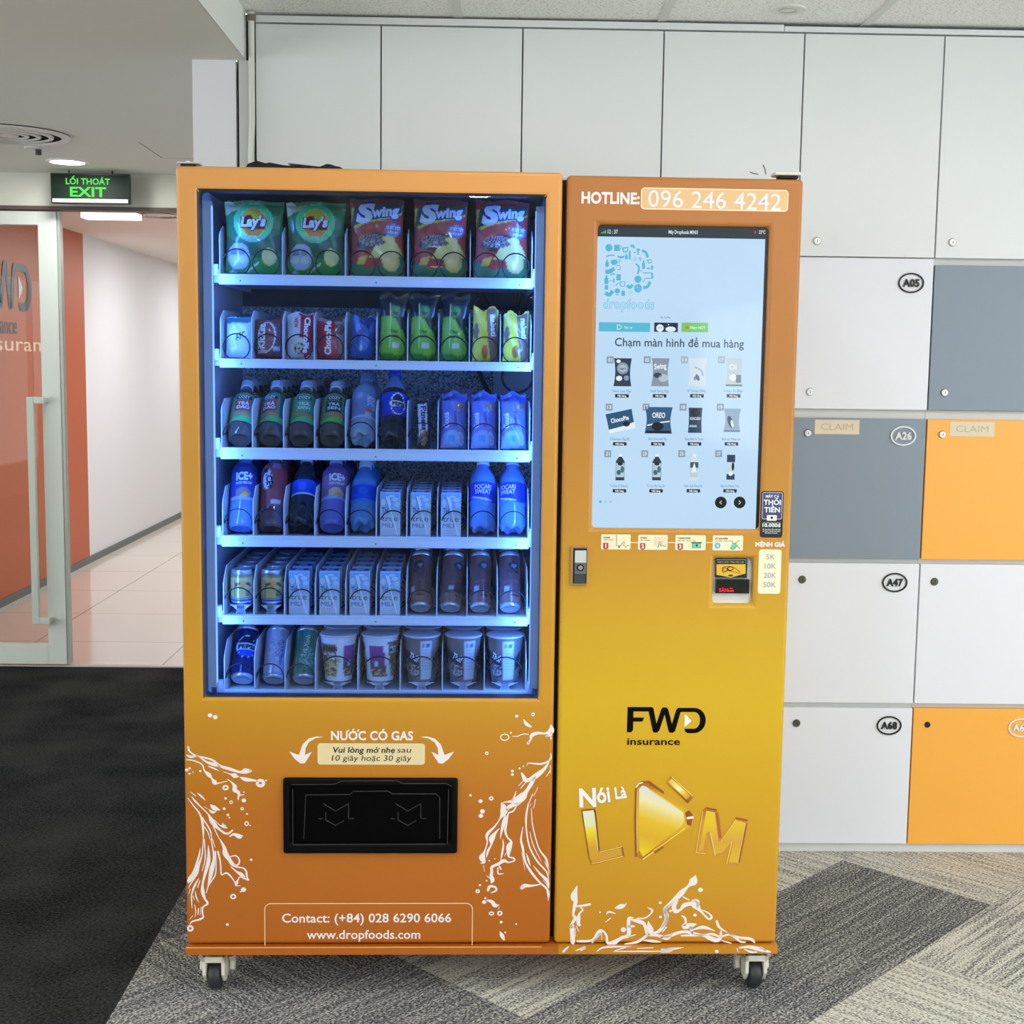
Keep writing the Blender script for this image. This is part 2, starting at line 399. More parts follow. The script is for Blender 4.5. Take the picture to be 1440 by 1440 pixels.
# --- walls and ceilings
g = G(); g.box(-0.69, 4.2, YL+0.46, YL+0.52, 0, 2.7, mat((60, 62, 62), 0.8)); struct(g.build('wall_back'))
def fill_window_wall(name, x0, x1, y0, y1, wy0, wy1, n, k):  # unseen side windows, added so world light fills the room
    g = G(); g.box(x0, x1, y0, y1, 0, 0.35, WHITE); g.box(x0, x1, y0, y1, 2.42, 2.7, WHITE); g.box(x0, x1, wy1, y1, 0.35, 2.42, WHITE); g.box(x0, x1, y0, wy0, 0.35, 2.42, WHITE); struct(g.build('wall_'+name))
    e = empty('window_%d' % k, ((x0+x1)/2, (wy0+wy1)/2, 0.35)); e['kind'] = 'structure'; h = (wy1-wy0)/2; fr = mat((206, 210, 210), 0.4)
    for i in range(n+1):
        g = G(); y = -h+2*h*i/n; g.box(-0.03, 0.03, y-0.02, y+0.02, 0, 2.07, fr); g.build('mullion', e)
fill_window_wall('right', 4.2, 4.3, -20, 1.6, -19.5, 0.5, 14, 1)
fill_window_wall('left', -5.3, -5.2, -20, YD, -19.5, 2.2, 14, 2)
g = G(); g.box(-5.3, 4.3, -20.1, -20, 0, 2.7, mat((140, 142, 142), 0.6)); struct(g.build('wall_front'))  # unseen end wall, added to cut reflected haze on the machine glass
g = G(); g.box(-5.3, -5.2, YD, 14, 0, 2.7, WHITE); struct(g.build('wall_corridor_left'))
c0 = W(272, 230, YL)[0]; c1 = W(332.5, 230, YL)[0]
PW = mat((236, 238, 243), 0.5); DK = mat((14, 14, 15), 0.7)
g = G(); g.box(c0, c1, YL, YD+0.2, 0, ZS, PW); struct(g.build('wall_column'))
g = G(); g.box(c1, -0.69, YL+0.03, YL+0.07, 0, ZC, DK); struct(g.build('trim_2'))
a = W(336.5, 200, YL)[0]; g = G(); g.box(a, -0.692, YL+0.0, YL+0.03, 0, 2.379, mat((205, 210, 204), 0.5)); struct(g.build('trim_3'))
CMAT = ceiling_mat()
g = G(); g.box(XS, 4.3, -20, YL+0.52, ZC, ZC+0.05, CMAT); struct(g.build('ceiling'))
SOF = mat((230, 227, 216), 0.8)
g = G(); g.box(-5.2, XS, -20, YL+0.001, ZS, ZC+0.1, SOF); g.box(-5.2, c0+0.02, YL, YD+0.1, ZS, ZC+0.1, SOF)
g.box(XS-0.001, XS+0.0015, -20, YL, ZS, ZC, mat((230, 235, 228), 0.6)); struct(g.build('ceiling_left'))
g = G(); TB = mat((214, 217, 214), 0.5)
k = (ZC-CAM_H)/(2.56-CAM_H)
for x in [-0.098, 0.498, 1.10, 1.70, 2.3, 2.9, 3.5]:
    g.box(x-0.012, x+0.012, -20, YL+0.3, ZC-0.004, ZC+0.002, TB)
for y in [-19.3+0.6*i for i in range(34) if abs(-19.3+0.6*i-0.85) > 0.3]:
    if y < 0.6: g.box(XS, 4.2, y-0.012, y+0.012, ZC-0.0035, ZC+0.002, TB)
struct(g.build('trim_4'))
# bulkhead over the glass door, corridor shell
g = G(); g.box(-5.2, c0+0.02, YD-0.02, YD+0.12, 2.2245, ZS+0.05, mat((222, 222, 208), 0.6)); struct(g.build('wall_bulkhead'))
ORW = mat((186, 92, 54), 0.45)
g = G(); g.box(XW-0.1, XW, YD+0.12, 6.78, 0, 2.5, ORW); struct(g.build('wall_corridor_orange'))
g = G(); g.box(XW-0.1, XW-0.004, 6.78, 14, 0, 2.5, mat((226, 227, 232), 0.6)); struct(g.build('wall_corridor_white'))
g = G(); g.box(XW-0.004, XW+0.006, YD+0.15, 14, 0, 0.05, mat((92, 100, 102), 0.4)); struct(g.build('baseboard_corridor'))
g = G(); g.box(XW-0.1, 1.0, 13.9, 14, 0, 2.5, WHITE); g.box(0.9, 1.0, YD+0.2, 14, 0, 2.5, WHITE); struct(g.build('wall_corridor_end'))
g = G(); g.box(-5.2, 1.0, YD+0.12, 14, 2.405, 2.5, mat((226, 214, 206), 0.7)); struct(g.build('ceiling_corridor'))

# access hatch outline in the lowered ceiling
g = G()
pts = [(-1.4155, 2.462), (-1.4206, 2.872), (-1.0, 2.876)]
for (xa, ya), (xb, yb) in zip(pts, pts[1:]):
    dx, dy = xb-xa, yb-ya; d = math.hypot(dx, dy); nx, ny = -dy/d*0.0025, dx/d*0.0025
    g.add([(xa+nx, ya+ny, ZS-0.0006), (xa-nx, ya-ny, ZS-0.0006), (xb-nx, yb-ny, ZS-0.0006), (xb+nx, yb+ny, ZS-0.0006)], [(0, 1, 2, 3)], mat((120, 116, 108), 0.9))
struct(g.build('trim_5'))

# --- lamps in the ceilings
def downlight(x, y, z, watts, label, r=0.062, name='downlight'):
    e = empty(name, (x, y, z)); tag(e, label, 'ceiling light', 'recessed downlights')
    g = G(); n = 28
    o = [((r+0.016)*math.cos(2*PI*i/n), (r+0.016)*math.sin(2*PI*i/n), -0.006) for i in range(n)]; q = [(r*math.cos(2*PI*i/n), r*math.sin(2*PI*i/n), -0.006) for i in range(n)]
    t = [((r+0.018)*math.cos(2*PI*i/n), (r+0.018)*math.sin(2*PI*i/n), 0) for i in range(n)]
    g.add(o+q+t, [(i, n+i, n+(i+1) % n, (i+1) % n) for i in range(n)]+[(i, (i+1) % n, 2*n+(i+1) % n, 2*n+i) for i in range(n)], mat((236, 236, 232), 0.4)); g.build('trim_ring', e)
    g = G(); g.add([(p[0], p[1], -0.005) for p in q], [tuple(range(n-1, -1, -1))], emit((255, 252, 244), 9.0)); g.build('diffuser', e)
    if not watts: return e
    l = bpy.data.lights.new('downlight_lamp', 'AREA'); l.shape = 'DISK'; l.size = 2*r; l.energy = watts; l.color = (1.0, 0.995, 0.98)
    lo = bpy.data.objects.new('downlight_lamp', l); COL.objects.link(lo); lo.parent = e; lo.location = (0, 0, -0.012)
    return e
downlight(-1.875, 3.02, ZS, SOFFIT_W, 'bright round downlight in the low ceiling above the green exit sign', 0.075)
for x in (0.1, 1.05, 2.0, 3.0):
    for y in (-1.0, -2.3, -3.6, -5.0): downlight(x, y, ZC, DOWNLIGHT_W, 'round downlight in the tiled office ceiling in front of the vending machine', 0.07)
for x in (-0.2, 1.2, 2.6):
    for y in (-8.6, -11.0, -13.5, -17.0): downlight(x, y, ZC, 0, 'round downlight in the tiled office ceiling in front of the vending machine', 0.07)
for x, y in ((-2.9, 0.2), (-2.0, -1.6), (-3.2, -3.2), (-1.6, -3.9)):
    downlight(x, y, ZS, SOFFIT_W*2.0, 'round downlight in the low ceiling left of the office', 0.07)
# corridor lights
YF = 4.2
fa, fz1 = W(114, 291, YF); fb, fz0 = W(190.5, 307, YF); fm_ = W(150, 298.5, YF)[1]
e = empty('light_fixture', ((fa+fb)/2, YF, fz0)); tag(e, 'white lit ceiling light fixture in the corridor behind the exit sign', 'ceiling light')
hw = (fb-fa)/2
g = G(); g.box(-hw, hw, 0, 0.12, fm_-fz0, 2.405-fz0, mat((150, 152, 146), 0.5)); g.build('housing', e)
g = G(); g.box(-hw-0.002, hw+0.002, -0.004, 0.124, 0.0, fm_-fz0, emit((255, 252, 246), 1.4)); g.build('diffuser', e)
l = bpy.data.lights.new('light_panel_lamp', 'AREA'); l.shape = 'RECTANGLE'; l.size = 0.34; l.size_y = 0.5; l.energy = CORRIDOR_W; l.color = (.93, .97, 1)
lo = bpy.data.objects.new('light_panel_lamp', l); COL.objects.link(lo); lo.parent = e; lo.location = (0.45, 1.6, -0.02)
for q, (x, y) in enumerate(((-1.9, 7.4), (-1.9, 9.6), (-1.9, 11.8))):
    downlight(x, y, 2.405, CORRIDOR_W*1.1, 'round downlight in the corridor ceiling behind the vending machine', 0.08)

def vent(x, y, z, r, label):
    e = empty('ceiling_diffuser', (x, y, z)); tag(e, label, 'air vent')
    g = G(); vm = mat((226, 222, 214), 0.5); n = 44
    g.cyl((0, 0, -0.003), 'z', r*0.99, 0.002, mat((26, 24, 22), 0.9, spec=0.1), 44); g.build('duct_opening', e)
    for k0, k1 in ((1.0, 0.86), (0.73, 0.66), (0.53, 0.46), (0.34, 0.28), (0.17, 0.0)):
        g = G(); P = lambda q, zz: [(q*math.cos(2*PI*t/n), q*math.sin(2*PI*t/n), zz) for t in range(n)]
        g.add(P(r*k0, -0.004)+P(r*k0*0.99, -0.009)+P(max(r*k1, 0.001), -0.011)+P(max(r*k1, 0.001), -0.004), [(a_*n+t, b_*n+t, b_*n+(t+1) % n, a_*n+(t+1) % n) for a_, b_ in ((0, 1), (1, 2), (2, 3)) for t in range(n)], vm, False); g.build('vane', e)
    return e
vent(-1.885, 2.31, ZS, 0.235, 'round ringed air diffuser in the low ceiling at the left edge')
vent(-2.06, 5.42, 2.405, 0.13, 'small round air diffuser in the corridor ceiling right of the exit sign')
e = empty('smoke_detector', (-1.88, 2.615, ZS)); tag(e, 'small white smoke detector between round diffuser and bright downlight', 'smoke detector')
g = G(); g.cyl((0, 0, -0.012), 'z', 0.045, 0.012, mat((222, 220, 212), 0.5), 24); g.build('base_plate', e)
g = G(); g.cyl((0.012, 0, -0.034), 'z', 0.012, 0.022, mat((60, 58, 55), 0.5), 16); g.build('sensor', e)
p = Vector((0.872*k, 0.984, ZC)); 
P0 = ray(1108, 12); P0 = CAM+P0*((ZC-CAM.z)/P0.z)
e = empty('sprinkler_cover', (P0.x, P0.y, ZC)); tag(e, 'faint round sprinkler cover in the white ceiling tile above the lockers', 'sprinkler')
g = G(); g.cyl((0, 0, -0.005), 'z', 0.05, 0.005, mat((222, 224, 216), 0.5), 32); g.build('cover_plate', e)
g = G(); g.tube([(0.024*math.cos(2*PI*i/24), 0.024*math.sin(2*PI*i/24), -0.006) for i in range(24)], 0.002, mat((188, 188, 176), 0.5), 6, True); g.build('ring', e)
# conduit at the left end of the cupboards
e = empty('conduit_pipe', (W(354, 100, YL-0.02)[0], YL-0.02, 2.1)); tag(e, 'thin white conduit pipe running down beside the leftmost wall cupboard', 'pipe')
g = G(); pm = mat((222, 228, 214), 0.45); g.tube([(0.0, 0, 0.41), (0, 0, 0.1), (-0.004, 0, 0.02), (-0.006, 0, -0.6)], 0.0088, pm, 12); g.build('tube', e)
g = G(); g.cyl((0, 0, 0.385), 'z', 0.013, 0.018, mat((120, 112, 96), 0.5), 12); g.build('coupling', e)

# --- glass door
d0 = W(55, 600, YD)[0]; e = empty('glass_door', (-2.62, YD, 0)); e['kind'] = 'structure'
e.name = 'door_1'
AL = mat((222, 229, 220), 0.4); ox = -2.62
xr0, xr1 = W(61, 600, YD)[0]+0.004, W(88.5, 600, YD)[0]-0.002
g = G(); g.box(xr0-ox, xr1-ox, -0.02, 0.025, 0.014, 2.2, AL); g.box(-0.62, -0.54, -0.02, 0.025, 0.014, 2.2, AL)
g.box(-0.54, xr0-ox, -0.02, 0.025, 2.137, 2.2, AL); g.box(-0.54, xr0-ox, -0.02, 0.025, 0.014, 0.112, AL); g.build('door_frame', e, 0.002)
g = G(); g.box(-0.54, xr0-ox, 0.0, 0.008, 0.112, 2.137, glass_mat((0.95, 0.98, 0.965), 1.5, 0.4)); g.build('glass_pane', e)
g = G(); hx = W(47.5, 700, YD-0.07)[0]-ox; hb = mat((206, 214, 202), 0.35); zt, zb2 = W(60, 563, YD-0.07)[1], W(60, 873, YD-0.07)[1]
g.box(hx-0.02, hx+0.014, -0.082, -0.058, zb2-0.016, zt+0.016, hb); g.box(hx-0.02, xr0-ox+0.03, -0.08, -0.06, zt-0.016, zt+0.016, hb); g.box(hx-0.02, xr0-ox+0.03, -0.08, -0.06, zb2-0.016, zb2+0.016, hb)
for z in (zt, zb2): g.box(xr0-ox+0.008, xr0-ox+0.03, -0.06, -0.019, z-0.012, z+0.012, hb)
g.build('door_handle', e, 0.003)
g = G(); g.box(xr1-ox+0.001, xr1-ox+0.014, -0.012, 0.03, 0.014, 2.2, mat((184, 190, 182), 0.4, 0.3)); g.build('edge_seal', e)
g = G(); g.box(-5.2, -1.2, YD-0.03, YD+0.05, 2.207, 2.2245, mat((96, 84, 78), 0.5, 0.3)); struct(g.build('trim_6'))
# lettering on the orange wall, read through the glass
def wallp(y, z, l=1): return (XW+0.0006*l, y, z)
e = empty('wall_sign', (XW, 5.0, 1.6)); tag(e, 'dark company lettering on the orange corridor wall, seen through the glass door', 'sign')
def yz(u, v):
    k = ray(u, v); t = (XW-CAM.x)/k.x; P = CAM+k*t; return P.y, P.z
class GW(G):
    def p(s, x, z, layer=1): return (0.0025+0.0008*layer, x-5.0, z-1.6)
def fwd_logo(g, X0, Z0, w, h, m, mw, layer=2):
    # traced from the door print: F and W share a bar, D runs on from W
    T = lambda u, v: (X0+(u-130)/1125.0*w, Z0-(v-145)/375.0*h)
    def st(pts, ww): g.line([T(*q) for q in pts], ww/1125.0*w, m, layer)
    Pp = lambda pts: g.poly([T(*q) for q in pts], m, layer)
    Pp([(130, 145), (215, 145), (215, 480), (190, 515), (125, 515)])
    Pp([(215, 145), (480, 145), (500, 165), (430, 210), (215, 210)])
    Pp([(215, 298), (372, 298), (345, 358), (215, 358)])
    Pp([(430, 210), (440, 150), (480, 148), (500, 165), (548, 385), (560, 470), (500, 505)])
    Pp([(548, 385), (610, 180), (630, 150), (690, 150), (662, 255), (590, 490), (560, 518), (515, 518), (500, 505)])
    Pp([(662, 255), (690, 150), (712, 180), (770, 390), (780, 500), (740, 518), (722, 490)])
    Pp([(770, 390), (825, 185), (850, 155), (890, 215), (820, 490), (790, 520), (740, 518)])
    Pp([(850, 155), (1090, 155), (1090, 215), (890, 215)])
    arc = [(1090+165*math.sin(t)*1.0, 340-185*math.cos(t)) for t in [PI*i/12 for i in range(13)]]
    inn = [(1090+82*math.sin(t), 337-122*math.cos(t)) for t in [PI*i/12 for i in range(13)]]
    g.add([g.p(*T(*q), layer) for q in arc+inn], [(i, i+1, 14+i, 13+i) for i in range(12)], m)
    Pp([(1090, 459), (1090, 525), (1000, 525), (960, 500), (952, 459)])
    if mw: g.poly([T(*q) for q in [(950, 255), (965, 255), (1050, 345), (965, 425), (950, 425)]], mw, layer)
g = GW(); ink = mat((52, 66, 74), 0.4)
ya, za = yz(0.5, 372); yb_, zb_ = yz(43, 369); y1, z1 = yz(38, 438)
# height of the letters and reading direction along the wall (y grows to the right)
zt_, zb_ = yz(20, 368)[1], yz(30, 437)[1]
wl = (yz(43, 400)[0]-yz(19, 400)[0])/0.36
fwd_logo(g, yz(43, 400)[0]-wl, zt_, wl, zt_-zb_, ink, mat((220, 216, 212), 0.5))
g.text('insurance', yz(23.5, 460)[0], yz(12, 469)[1], (zt_-zb_)*0.36, ink, 'R', 0.0, wl*0.72)
g.build('lettering', e)
g = GW(); g.text('insurance', yz(57, 485)[0]+0.36, yz(28, 493.5)[1], 0.088, emit((255, 214, 184), 0.75), 'R', 0.004, 1.45); g.build('backlit_lettering', e)  # glowing letters on the wall imitate a reflection in the glass

# --- exit sign
ex0, ez1 = W(70.5, 243, YD-0.14); ex1, ez0 = W(182.5, 287.5, YD-0.14)
e = empty('exit_sign', ((ex0+ex1)/2, YD-0.14, ez0)); tag(e, 'green lit exit sign hanging under the low ceiling at left', 'exit sign')
g = G(); w2 = (ex1-ex0)/2; hh = ez1-ez0; g.box(-w2, w2, 0, 0.03, 0.0, hh, mat((20, 30, 26), 0.3)); g.build('housing', e, 0.003)
g = G(-0.0005); g.rect(-w2+0.006, w2-0.006, 0.024, hh-0.006, mat((10, 30, 20), 0.55, spec=0.2)); 
gm = emit((96, 246, 92), 1.0)
g.text('LỐI THOÁT', -w2*0.05, hh*0.64, hh*0.19, gm, 'C', 0.022, w2*1.12); g.text('EXIT', -w2*0.05, hh*0.24, hh*0.3, gm, 'C', 0.03, w2*0.92); g.build('sign_face', e)
g = G(-0.0006); g.rect(-w2+0.008, w2-0.008, 0.006, 0.022, mat((232, 234, 226), 0.4)); g.build('base_strip', e)
g = G(); 
for sx_ in (-0.1, 0.1): g = G(); g.cyl((sx_, 0.015, hh), 'z', 0.004, ZS-ez1+0.001, mat((60, 60, 58), 0.5), 8); g.build('hanger', e)

# ================================================================== LOCKERS AND WALL CUPBOARDS
LX = [-0.687, -0.3206, 0.0926, 0.5058, 0.919, 1.3323, 1.7455]
CAR = mat((214, 217, 214), 0.5); GREY = mat((132, 146, 160), 0.35); ORG = mat((250, 178, 72), 0.35); UPW = mat((228, 233, 233), 0.35)
CHR = mat((190, 190, 186), 0.25, 0.9); BLK = mat((14, 14, 15), 0.5)
def locker(x0, x1, z0, z1, zc, dm, label, cat, lock=None, num=None, numm=None, tape=None, hole=False, name='locker', group=None, dark_lock=False):
    e = empty(name, ((x0+x1)/2, YL, z0)); tag(e, label, cat, group); w = (x1-x0)/2; h = z1-z0
    g = G(); g.box(-w+0.0006, w-0.0006, 0.02, 0.45, -0.0004, zc-z0, CAR); g.build('carcass', e)
    g = G(); g.box(-w+0.0022, w-0.0022, 0.0, 0.019, 0.001, h, dm); d = g.build('door', e, 0.0012)
    if lock:
        lx, lz = lock[0]-(x0+x1)/2, lock[1]-z0; lm = mat((96, 96, 84), 0.4, 0.7) if dark_lock else CHR
        if hole:
            g = G(); g.cyl((lx, -0.0012, lz), 'y', 0.0095, 0.001, BLK, 20); g.build('lock_hole', d)
        else:
            g = G(); g.cyl((lx, -0.006, lz), 'y', 0.0095, 0.006, lm, 20, 0.0125); g.cyl((lx, -0.0075, lz), 'y', 0.0065, 0.002, lm, 16)
            g.box(lx-0.0008, lx+0.0008, -0.0082, -0.007, lz-0.004, lz+0.004, BLK); g.build('lock', d)
    if num:
        cx, cz = num[1]-(x0+x1)/2, num[2]-z0
        g = G(-0.002); g.ring(cx, cz, 0.039, 0.030, 0.0046, numm, 1, 36); g.text(num[0], cx, cz-0.0105, 0.021, numm, 'C', 0.035, 0.05, layer=1)
        o = g.build('number_plate', d); s = o.modifiers.new('thickness', 'SOLIDIFY'); s.thickness = 0.003; s.offset = 0
    if tape:
        (ta, tz1), (tb, tz0) = tape; cx = (x0+x1)/2
        g = G(-0.0004); tm = mat((226, 214, 190), 0.8); n = 12
        pts = [(ta-cx, tz0-z0), (tb-cx, tz0-z0)]+[(tb-cx+0.0015*((i % 2)*2-1), tz0-z0+(tz1-tz0)*i/n) for i in range(1, n)]+[(tb-cx, tz1-z0), (ta-cx, tz1-z0)]+[(ta-cx+0.0015*((i % 2)*2-1), tz1-z0-(tz1-tz0)*i/n) for i in range(1, n)]
        g.poly(pts, tm, 1); g.text('CLAIM', (ta+tb)/2-cx, tz0-z0+0.013, 0.019, mat((196, 182, 158), 0.8), 'C', 0.0, (tb-ta)*0.72, layer=2); g.build('tape_label', d)
    return e
zt, z1_ = 2.483, 1.841
tops = ['leftmost white wall cupboard, beside the thin conduit pipe', 'white wall cupboard above the chip shelf, second from the conduit pipe', 'white wall cupboard above the gap between the two machine doors, third from the conduit pipe', 'white wall cupboard directly above the lit touch screen']
for i in range(4): locker(LX[i], LX[i+1], z1_, zt, zt+0.004, UPW, tops[i], 'cupboard', name='wall_cupboard', group='white wall cupboards')
locker(LX[4], LX[5], z1_, zt, zt+0.004, UPW, 'tall white wall cupboard with a lock, directly above the white A05 locker', 'cupboard', lock=(0.977, 1.886), name='wall_cupboard', group='white wall cupboards')
locker(LX[5], LX[6], z1_, zt, zt+0.004, UPW, 'tall white wall cupboard with a lock, above the upper grey locker at right edge', 'cupboard', lock=(1.3824, 1.8878), name='wall_cupboard', group='white wall cupboards')
BW = BLK; LW = mat((228, 230, 232), 0.4)
gr = 'square lockers beside the vending machine'
locker(LX[4], LX[5], 1.387, 1.8385, z1_, LWHITE, 'white locker numbered A05, top locker in the column beside the machine', 'locker', (0.973, 1.4386), ('A05', 1.2641, 1.7667), BW, group=gr)
locker(LX[4], LX[5], 0.931, 1.360, 1.387, GREY, 'grey locker numbered A26 with masking tape, beside the touch screen', 'locker', (0.9712, 1.3142), ('A26', 1.2616, 1.3091), LW, tape=((0.9913, 1.3553), (1.1271, 1.3118)), group=gr)
locker(LX[4], LX[5], 0.4795, 0.9175, 0.931, LWHITE, 'white locker numbered A47, below the grey A26 locker', 'locker', (0.9707, 0.8655), ('A47', 1.2559, 0.8595), BW, group=gr, dark_lock=True)
locker(LX[4], LX[5], 0.0287, 0.4645, 0.4795, LWHITE, 'white locker numbered A68, bottom locker beside the machine', 'locker', (0.9698, 0.4147), ('A68', 1.2584, 0.4102), BW, group=gr, dark_lock=True)
locker(LX[5], LX[6], 1.387, 1.8205, z1_, GREY, 'grey locker without tape, top locker in the right edge column', 'locker', (1.3809, 1.4416), group=gr)
locker(LX[5], LX[6], 0.931, 1.360, 1.387, ORG, 'orange locker with masking tape, right of the A26 locker', 'locker', (1.3806, 1.3148), tape=((1.4026, 1.3539), (1.5395, 1.3103)), group=gr)
locker(LX[5], LX[6], 0.4795, 0.9175, 0.931, LWHITE, 'white unnumbered locker between the two orange lockers', 'locker', (1.3787, 0.863), group=gr, dark_lock=True)
locker(LX[5], LX[6], 0.0287, 0.4645, 0.4795, ORG, 'orange locker with a black lock hole at the floor', 'locker', (1.3783, 0.4134), ('A69', 1.6704, 0.4067), LW, hole=True, group=gr)
g = G(); g.box(LX[0], LX[4]-0.001, YL+0.02, YL+0.45, 0, 1.841, CAR); struct(g.build('trim_7'))
g = G(); g.box(LX[4], LX[6], YL+0.012, YL+0.45, 0, 0.0283, CAR); struct(g.build('baseboard_back'))
g = G(); xsplit = W(1103, 45, YL)[0]
g.box(LX[0], xsplit-0.001, YL+0.0, YL+0.02, 2.488, 2.507, UPW); g.box(xsplit+0.001, LX[6], YL+0.0, YL+0.02, 2.488, 2.503, UPW); struct(g.build('trim_8'))
# ================================================================== THE VENDING MACHINE
def wrap_mat(stops):
    m = bpy.data.materials.new('printed_wrap'); m.use_nodes = True; nt, b, N, K = nodes_of(m)
    tc = N.new('ShaderNodeTexCoord'); sp = N.new('ShaderNodeSeparateXYZ'); K.new(tc.outputs['Object'], sp.inputs[0])
    mr = N.new('ShaderNodeMapRange'); mr.inputs[1].default_value = 0.1; mr.inputs[2].default_value = 1.95; K.new(sp.outputs[2], mr.inputs[0])
    cr = N.new('ShaderNodeValToRGB'); K.new(mr.outputs[0], cr.inputs[0]); e = cr.color_ramp.elements
    while len(e) > 1: e.remove(e[0])
    e[0].position = (stops[0][0]-0.1)/1.85; e[0].color = (*L3(stops[0][1]), 1)
    for z, c in stops[1:]:
        q = e.new((z-0.1)/1.85); q.color = (*L3(c), 1)
    K.new(cr.outputs[0], b.inputs['Base Color']); b.inputs['Roughness'].default_value = 0.34; b.inputs['Specular IOR Level'].default_value = 0.4
    n = N.new('ShaderNodeTexNoise'); n.inputs['Scale'].default_value = 7; n.inputs['Detail'].default_value = 2; K.new(tc.outputs['Object'], n.inputs['Vector'])
    bp = N.new('ShaderNodeBump'); bp.inputs['Strength'].default_value = 0.12; bp.inputs['Distance'].default_value = 0.01; K.new(n.outputs['Fac'], bp.inputs['Height']); K.new(bp.outputs[0], b.inputs['Normal'])
    return m
WRAP_L = wrap_mat([(0.13, (176, 97, 28)), (0.45, (181, 106, 28)), (0.66, (192, 134, 33)), (0.74, (200, 146, 38)), (0.95, (196, 143, 44)), (1.3, (193, 139, 56)), (1.94, (222, 156, 84))])
WRAP_R = wrap_mat([(0.13, (196, 132, 34)), (0.3, (199, 146, 32)), (0.5, (204, 158, 27)), (0.72, (208, 169, 28)), (0.9, (202, 160, 34)), (1.12, (190, 136, 46)), (1.5, (174, 115, 51)), (1.94, (180, 114, 55))])
CREAM = mat((238, 222, 196), 0.5); WHT = mat((240, 238, 238), 0.45); PRW = mat((238, 228, 224), 0.45)
VM = empty('vending_machine', (0, 0, 0), MY)
tag(VM, 'large orange snack vending machine with a glass window and touch screen on castors', 'vending machine')
X0, X1, ZT, ZB = -0.6999, 0.71135, 1.94, 0.1294
xl1 = F(792.3, 243)[0]-0.001; xr0_ = F(798, 243)[0]
wx0, wx1, wz0, wz1 = -0.6492, 0.1268, 0.7303, 1.886
sx0, sx1, sz0, sz1 = F(833.5, 530)[0]-0.001, F(1078, 530)[0], 1.1345, 1.8265
sx0 = 0.2465; sx1 = 0.6375
rx0, rz1 = F(1004, 785); rx1, rz0 = F(1058, 850)
def plate(x0, x1, z0, z1, y0, y1, holes, m, hole_m=None):
    g = G(); xs = sorted({x0, x1, *[h[0] for h in holes], *[h[1] for h in holes]}); zs = sorted({z0, z1, *[h[2] for h in holes], *[h[3] for h in holes]})
    idx = {}
    def V(x, y, z):
        k = (x, y, z)
        if k not in idx: idx[k] = len(g.v); g.v.append(k)
        return idx[k]
    inside = lambda i, j: not any(h[0] <= (xs[i]+xs[i+1])/2 <= h[1] and h[2] <= (zs[j]+zs[j+1])/2 <= h[3] for h in holes)
    nx, nz = len(xs)-1, len(zs)-1; mi = g.mi(m); mh = g.mi(hole_m) if hole_m else mi
    def F4(a, mm): g.f.append(tuple(V(*q) for q in a)); g.m.append(mm)
    for i in range(nx):
        for j in range(nz):
            if not inside(i, j): continue
            a, b, c, d = xs[i], xs[i+1], zs[j], zs[j+1]
            F4([(a, y0, c), (b, y0, c), (b, y0, d), (a, y0, d)], mi); F4([(a, y1, c), (a, y1, d), (b, y1, d), (b, y1, c)], mh)
            for di, dj, e in ((-1, 0, [(a, y0, c), (a, y0, d), (a, y1, d), (a, y1, c)]), (1, 0, [(b, y0, c), (b, y1, c), (b, y1, d), (b, y0, d)]), (0, -1, [(a, y0, c), (a, y1, c), (b, y1, c), (b, y0, c)]), (0, 1, [(a, y0, d), (b, y0, d), (b, y1, d), (a, y1, d)])):
                p, q = i+di, j+dj; out = not (0 <= p < nx and 0 <= q < nz)
                if out or not inside(p, q): F4(e, mi if out else mh)
    return g
# cabinet: outer shell, the cooled compartment and the control side
LINER = mat((206, 212, 226), 0.4); FOIL = sparkle_mat((130, 132, 136), (238, 238, 236), 190)
cx0, cx1, cz0, cz1, cy1 = -0.655, 0.133, 0.69, 1.90, 0.60
g = G()
SIDE = WRAP_R
def slab(x0, x1, y0, y1, z0, z1, m): g.box(x0, x1, y0, y1, z0, z1, m)
slab(X0, cx0, 0.052, 0.80, ZB, 1.93, SIDE); slab(cx1, X1, 0.052, 0.80, ZB, 1.93, SIDE)
slab(cx0, cx1, cy1, 0.80, ZB, 1.93, SIDE); slab(cx0, cx1, 0.052, cy1, cz1, 1.93, SIDE); slab(cx0, cx1, 0.052, cy1, ZB, cz0, SIDE)
slab(X0, X1, 0.052, 0.80, 1.93, 1.936, CREAM)
slab(xl1-0.012, xr0_+0.012, 0.0505, 0.0535, ZB, 1.93, DK); slab(X0+0.004, X1-0.004, 0.046, 0.0535, ZB-0.004, ZB+0.01, DK)
# liner skins
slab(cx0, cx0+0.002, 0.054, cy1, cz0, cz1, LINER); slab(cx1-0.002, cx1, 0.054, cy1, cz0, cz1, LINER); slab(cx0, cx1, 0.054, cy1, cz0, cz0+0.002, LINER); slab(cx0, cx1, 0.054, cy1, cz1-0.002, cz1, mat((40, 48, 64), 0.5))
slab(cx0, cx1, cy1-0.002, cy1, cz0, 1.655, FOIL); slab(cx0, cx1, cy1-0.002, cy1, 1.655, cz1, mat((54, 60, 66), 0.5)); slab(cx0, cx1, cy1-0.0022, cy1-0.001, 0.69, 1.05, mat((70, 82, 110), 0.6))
g.build('cabinet', VM)
g = G(); g.box(X0, F(785, 1334)[0], -0.012, 0.80, 0.108, ZB-0.003, WRAP_L); g.box(F(785, 1334)[0], X1+0.002, -0.012, 0.80, 0.108, ZB-0.003, WRAP_R)
